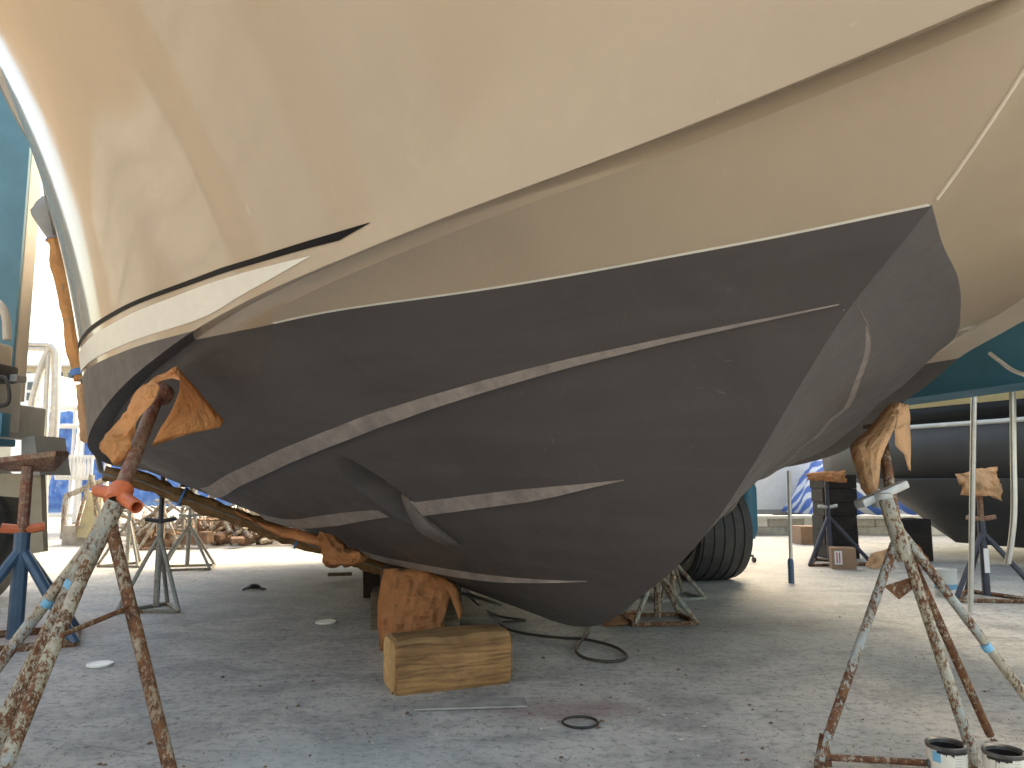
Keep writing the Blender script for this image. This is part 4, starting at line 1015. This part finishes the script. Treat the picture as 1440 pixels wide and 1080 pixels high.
def tarp(c,sx,sy,h,label,seed):
    d=MB();G=[]
    for i in range(17):
        row=[]
        for j in range(13):
            u=i/16*2-1;v=j/12*2-1
            z=h*max(0,(1-abs(u)**2.2))*max(0,(1-abs(v)**2.2))**.6*(1+.35*mnoise.noise(V(u*2.3+seed,v*2.3,seed)))
            row.append(Vector(c)+V(u*sx+.08*mnoise.noise(V(u*3,v*3,seed+4)),v*sy,z+.005+.05*abs(mnoise.noise(V(u*6,v*6,seed)))))
        G.append(row)
    d.grid(G); o=d.build('tarpaulin',M['tarp'],None,True,60,loc=c); solid(o,.006); tag(o,label,'tarpaulin','blue and white striped tarpaulins')
def tarp_mat():
    t=NT('striped_blue_tarpaulin'); w=t.n('ShaderNodeTexWave',wave_type='BANDS',bands_direction='DIAGONAL'); w.inputs['Scale'].default_value=1.4; w.inputs['Distortion'].default_value=1.5; t.link(t.tc.outputs['Object'],w.inputs[0])
    t.col(t.ramp(w.outputs[1],[(.3,(.05,.13,.42)),(.55,(.1,.22,.55)),(.62,(.62,.64,.7)),(.8,(.6,.62,.68))])); t.set(Roughness=.45); t.bump(t.noise(6,5),.3,.03); return t.m
M['tarp']=tarp_mat(); 
tarp((6.1,14.6,.3),.75,.9,1.25,'blue and white tarpaulin heap left of the dark timber pile',2)
tarp((7.6,14.7,.3),.95,.9,1.0,'blue and white tarpaulin heap right of the dark timber pile',6)
# ---------------------------------------------------------------- far left: stair rail, fence, building, scrap
def ladder():
    t=thing('stair_rail','tall aluminium boarding stair rail at left, behind the hoist','stair rail',(-5.9,9.9,0))
    Y=9.7
    def P(px,py,dy=0): return ad(px,py,Y+dy)
    b=at(69,772)
    d=MB(); d.tube(smooth_path([V(b.x,b.y-.55,.02),P(72,640),P(79,510),P(77,492),P(71,487)],5),.055,12); d.build('post',M['alu'],t,True)
    d=MB(); d.tube([P(61,655),P(64,600),P(69,486)],.035,10); d.build('post',M['alu'],t,True)
    d=MB(); d.tube([P(71,488),P(60,510),P(46,562),P(40,640)],.045,10); d.build('slanted_rail',M['alu'],t,True)
    for y in (485,491):
        d=MB(); d.tube([P(70,y),P(33,y-1),P(20,y-1)],.03,8); d.build('top_rail',M['alu'],t,True)
    d=MB(); d.box(P(67,637),(.16,.1,.05)); d.build('clamp',M['white'],t)
    d=MB(); d.tube([V(b.x-.25,b.y-.4,.02),P(63,760)+V(0,0,.05),P(65,640)],.03,10); d.build('post',M['alu'],t,True)
ladder()
def banner():
    t=NT('blue_mesh_banner'); n=t.vor(9,co=t.coord((1,1,.9))); sp=t.ramp(t.noise(5,6,.75,co=t.coord((1.4,1,1))),[(.58,0.0),(.63,1.0)])
    c=t.ramp(n,[(.1,(.05,.16,.52)),(.5,(.085,.23,.62)),(.8,(.14,.32,.7))]); 
    hl=t.n('ShaderNodeTexWave',wave_type='BANDS',bands_direction='Z'); hl.inputs['Scale'].default_value=.55; t.link(t.tc.outputs['Object'],hl.inputs[0])
    c=t.mix(t.math('MULTIPLY',sp,.55),c,(.6,.66,.75)); t.col(c); t.set(Roughness=.6); t.bump(t.noise(40,3),.3,.01); return t.m
M['banner']=banner()
Yf=14.0
fence=thing('mesh_fence','blue screened fence with white rails beyond the stair rail','fence',(-8,Yf,0))
def X(px,Y): return ad(px,672,Y).x
def Z(py,Y): return ad(720,py,Y).z
for a,b,y0,y1 in ((50,102,578,722),(108,150,585,705),(155,260,600,712),(262,420,640,712)):
    d=MB(); x0,x1=X(a,Yf),X(b,Yf)
    G=[[V(x0+(x1-x0)*i/10,Yf+.05*math.sin(i*1.3+j),Z(y0,Yf)+(Z(y1,Yf)-Z(y0,Yf))*j/6) for j in range(7)] for i in range(11)]
    d.grid(G); o=d.build('banner',M['banner'],fence,True); solid(o,.01)
for px in (46,104,118,152,262,420):
    d=MB(); d.tube([V(X(px,Yf),Yf-.1,.0),V(X(px,Yf),Yf-.1,Z(505 if px==118 else 572,Yf))],.03,8); d.build('post',M['white'],fence,True)
for y in (574,600,724):
    d=MB(); d.tube([V(X(46,Yf),Yf-.12,Z(y,Yf)),V(X(152,Yf),Yf-.12,Z(y,Yf))],.045,8); d.build('rail',M['white'],fence,True)
# white picket barrier in front
bar=thing('white_barrier','low white barrier with close uprights in front of the blue fence','barrier',(-7.4,13.4,0))
Yb=13.3
for y in (643,672):
    d=MB(); d.box(((X(78,Yb)+X(132,Yb))/2,Yb,Z(y,Yb)),(X(132,Yb)-X(78,Yb),.05,.07)); d.build('rail',M['white'],bar)
for k in range(11):
    x=X(80+5*k,Yb); d=MB(); d.box((x,Yb-.04,(Z(643,Yb)+Z(672,Yb))/2),(.035,.03,Z(643,Yb)-Z(672,Yb))); d.build('upright',M['white'],bar)
for px in (107,):
    d=MB(); d.box((X(px,Yb),Yb+.05,Z(690,Yb)/2+.5),(.07,.06,Z(690,Yb)+1.0)); d.build('leg',M['white'],bar)
rl=thing('leaning_rail','pale steel rail slanting up to the right before the fence','rail',(-6.4,12.3,0))
d=MB(); d.tube([ad(92,698,12.3),ad(168,666,12.3)],.045,8); d.build('tube',M['rust_blue'],rl,True)
d=MB(); d.tube([ad(92,698,12.3),V(ad(92,698,12.3).x,12.3,0)],.04,8); d.build('leg',M['rust_blue'],rl,True)
d=MB(); d.tube([ad(166,667,12.3),V(ad(166,667,12.3).x,12.3,0)],.04,8); d.build('leg',M['rust_blue'],rl,True)
# stained plywood sheet held in a little frame
pf=thing('plywood_sheet','stained yellowish plywood sheet leaning in a thin A frame','board',(ad(120,755,11.2).x,11.2,0))
pp=[ad(107,748,11.1),ad(138,752,11.1),ad(143,700,11.35),ad(125,690,11.35)]; pp[0].z=.12; pp[1].z=.1
d=MB(); d.prism(pp,V(0,.03,0)); d.build('sheet',M['ply'],pf)
for a,b in (((104,752),(128,668)),((137,752),(130,668)),((128,668),(146,740))):
    d=MB(); d.tube([ad(a[0],a[1],11.05),ad(b[0],b[1],11.2)],.025,8); d.build('frame_tube',M['rust_cream'],pf,True)
c=at(110,767); timber('concrete_block','grey concrete block at the foot of the plywood sheet','block',(c.x,c.y+.2,.14),(.5,.4,.28),R(6),('conc','conc'),.01)
# building beyond
Yh=60.0
bl=thing('apartment_building','pale beige building with balconies far beyond the fence','building',(-22,Yh,0))
x0,x1=X(-60,Yh),X(150,Yh)
d=MB(); d.box(((x0+x1)/2,Yh+4,Z(517,Yh)/2),(x1-x0,8,Z(517,Yh))); d.build('wall',M['build'],bl)
d=MB(); d.box(((x0+x1)/2,Yh-.3,Z(516,Yh)+.1),(x1-x0+.6,1.4,.22)); d.build('roof_edge',M['white'],bl)
for y in (545,572):
    d=MB(); d.box(((x0+x1)/2,Yh-.6,Z(y,Yh)),(x1-x0,1.2,.2)); bs_=d.build('balcony',M['white'],bl)
    d=MB(); d.box(((x0+x1)/2,Yh-1.15,Z(y,Yh)+.55),(x1-x0,.04,.06)); d.build('balcony_rail',M['build'],bs_)
for k in range(12):
    for y in (530,558,586):
        px=-30+15*k
        d=MB(); d.box((X(px,Yh),Yh-.02,Z(y,Yh)),(.5,.1,.8)); f=d.build('window',M['build2'],bl)
        d=MB(); d.box((X(px,Yh),Yh-.09,Z(y,Yh)),(.4,.04,.68)); d.build('pane',M['glassy'],f)
wb=thing('white_house','small white house with two dark windows left of the beige building','building',(X(35,24),24,0))
d=MB(); d.box((X(34,24),25,Z(525,24)/2),(X(52,24)-X(8,24),2,Z(525,24))); d.build('wall',M['white'],wb)
for y in (543,558):
    d=MB(); d.box((X(37,24),23.98,Z(y,24)),(.3,.1,.24)); d.build('window',M['glassy'],wb)
# heap of scrapped stands and pipes
rr=random.Random(12)
for k in range(9):
    px=[232,262,296,322,345,368,390,410,206][k]; Y=[10.6,11.4,10.9,11.8,11.2,11.9,11.5,12.0,11.2][k]
    c=V(X(px,Y),Y,0)
    if k==0:
        proto=simple_stand('pale blue scrapped stand at the near left of the scrap heap',(c.x,c.y,0),1.0,.5,('rust_blue','rust_blue','rust_brown','rust_grey'),0,.3,'scrapped jack stands in the heap',3,.028)
        o=proto
    else:
        o=copy_tree(proto); o.location=(c.x,c.y,.05 if k%2 else .25)
        o['label']=['','pale scrapped stand leaning left, second along the heap','pale scrapped stand tipped over behind the dark post','scrapped stand in the middle of the heap, tilted right','scrapped stand lying low in the heap','small scrapped stand near the orange paper strip','scrapped stand under the hull, right part of the heap','scrapped stand at the far right end of the heap','scrapped stand at the left end of the heap'][k]
        o.rotation_euler=(rr.uniform(-.9,.9),rr.uniform(-.7,.7),rr.uniform(0,3)); s_=rr.uniform(.7,1.0); o.scale=(s_,s_,s_)
d=MB()
mats=[M['scrap'],M['rust_blue'],M['rust_brown'],M['rust_cream']]
for k in range(230):
    px=rr.uniform(170,470); Y=rr.uniform(10.8,13.0); c=V(X(px,Y),Y,rr.uniform(.02,.25)); a=rr.uniform(0,PI); el=rr.uniform(-.05,1.1) if k%2 else rr.uniform(-.05,.3)
    L_=rr.uniform(.3,1.0); d.cm=k%4
    dv=V(math.cos(a)*math.cos(el),math.sin(a)*math.cos(el),math.sin(el))*L_
    d.tube([c,c+dv],rr.uniform(.015,.035),6)
for k in range(70):
    px=rr.uniform(190,480); Y=rr.uniform(10.6,13); c=V(X(px,Y),Y,rr.uniform(.02,.16)); d.cm=4 if k%3 else 5
    d.box(c,(rr.uniform(.05,.3),rr.uniform(.05,.25),rr.uniform(.03,.16)),Matrix.Rotation(rr.uniform(0,3),3,'Z')@Matrix.Rotation(rr.uniform(-.4,.4),3,'X'))
tag(d.build('scrap_heap',mats+[M['debris'],M['conc']]),'heap of rusty pipes and debris along the far edge of the yard','scrap heap',kind='stuff')
c=at(218,760); timber('timber_block','yellowish wooden beam on the ground before the scrap heap','timber block',(c.x,c.y,.09),(.75,.2,.18),R(2),('timber_end','timber_end'),.02,'timber baulks')
# paint flakes and grit on the concrete
d=MB(); rr=random.Random(33)
for k in range(2600):
    py=785+295*rr.random()**.7; px=rr.uniform(-20,1460); c=at(px,py)
    s=rr.uniform(.0015,.005)*(1+2.0*(rr.random()<.08)); a=rr.uniform(0,6.28); q0=rr.random(); d.cm=0 if q0<.35 else (1 if q0<.7 else 2)
    n=5; el=rr.uniform(.35,1.0); ca,sa=math.cos(a),math.sin(a); pts=[]
    for q in range(n):
        r_=s*rr.uniform(.6,1.25); u,v=r_*math.cos(q*2*PI/n),r_*el*math.sin(q*2*PI/n); pts.append(V(c.x+u*ca-v*sa,c.y+u*sa+v*ca,.0022))
    tp=V(c.x,c.y,.003+s*(.25 if d.cm==0 else .5))
    d.add(pts+[tp],[(q,(q+1)%n,n) for q in range(n)])
tag(d.build('paint_flakes',[M['flake'],M['conc'],M['debris']]),'scattered pale paint flakes and grit on the concrete','debris',kind='stuff')
# ---------------------------------------------------------------- objects added round the yard for the hull reflections and for shade
sky_block=thing('sky_blocker','unseen long tan building added at left to block bright sky from the hull','building',(-11,2,0))
d=MB(); d.box((-11.5,-1,3.1),(3.0,20,6.2)); d.build('wall',M['sky_block'],sky_block)  # unseen, added to keep bright sky out of the hull reflection
d=MB(); d.box((-11.4,-1,6.35),(3.6,20.6,.3)); d.build('roof',M['greyp'],sky_block)
for k in range(5):
    d=MB(); d.box((-9.97,-9+4*k,1.7),(.08,2.6,3.3)); o=d.build('door',M['greyp'],sky_block)
    for q in range(5):
        d=MB(); d.box((-9.92,-9+4*k,.45+.62*q),(.05,2.5,.04)); d.build('door_rib',M['greyp'],o)
# unseen second boat, added behind the camera on the left for the hull reflections
bo=thing('unseen_boat','unseen brown hulled boat added behind the camera for the hull reflections','boat',(-6.5,-5.0,0))
d=MB();G=[]
for i in range(13):
    u=i/12; x=-9.5+7*u; w_=1.5*math.sin(PI*min(1,.25+.75*u))**.7 if u<1 else .02; w_=1.5*(1-u**3)+.02
    G.append([V(x,-5-w_,2.9+.5*u*u),V(x,-5-w_*.85,1.4+.4*u*u),V(x,-5,.55+.9*u**4),V(x,-5+w_*.85,1.4+.4*u*u),V(x,-5+w_,2.9+.5*u*u)])
d.grid(G); d.build('hull',M['nb_tan'],bo,True)
d=MB(); d.box((-7,-5,3.6),(3.2,1.7,1.5),None,.1); d.build('cabin',M['white'],bo)
for x in (-9,-7,-5): 
    d=MB(); d.box((x,-5,.45),(.3,.5,.9)); d.build('keel_block',M['timber_grey'],bo)

st=thing('sun_blocker','tall plain grey building added far beyond the right boat to block the sun','building',(14,19,0))  # added to keep the sun off the ground at right
d=MB(); d.box((14.6,19,7.6),(7,12,15.2),R(-8)); d.build('wall',M['sun_block'],st)
d=MB(); d.box((14.6,19,15.35),(7.4,12.4,.35),R(-8)); d.build('roof',M['greyp'],st)
for k in range(6):
    d=MB(); q=Matrix.Rotation(R(-8),3,'Z')@V(-2.9+1.16*k,-6.03,0); d.box((14.6+q.x,19+q.y,7.4),(.12,.1,14.6),R(-8)); d.build('wall_rib',M['greyp'],st)
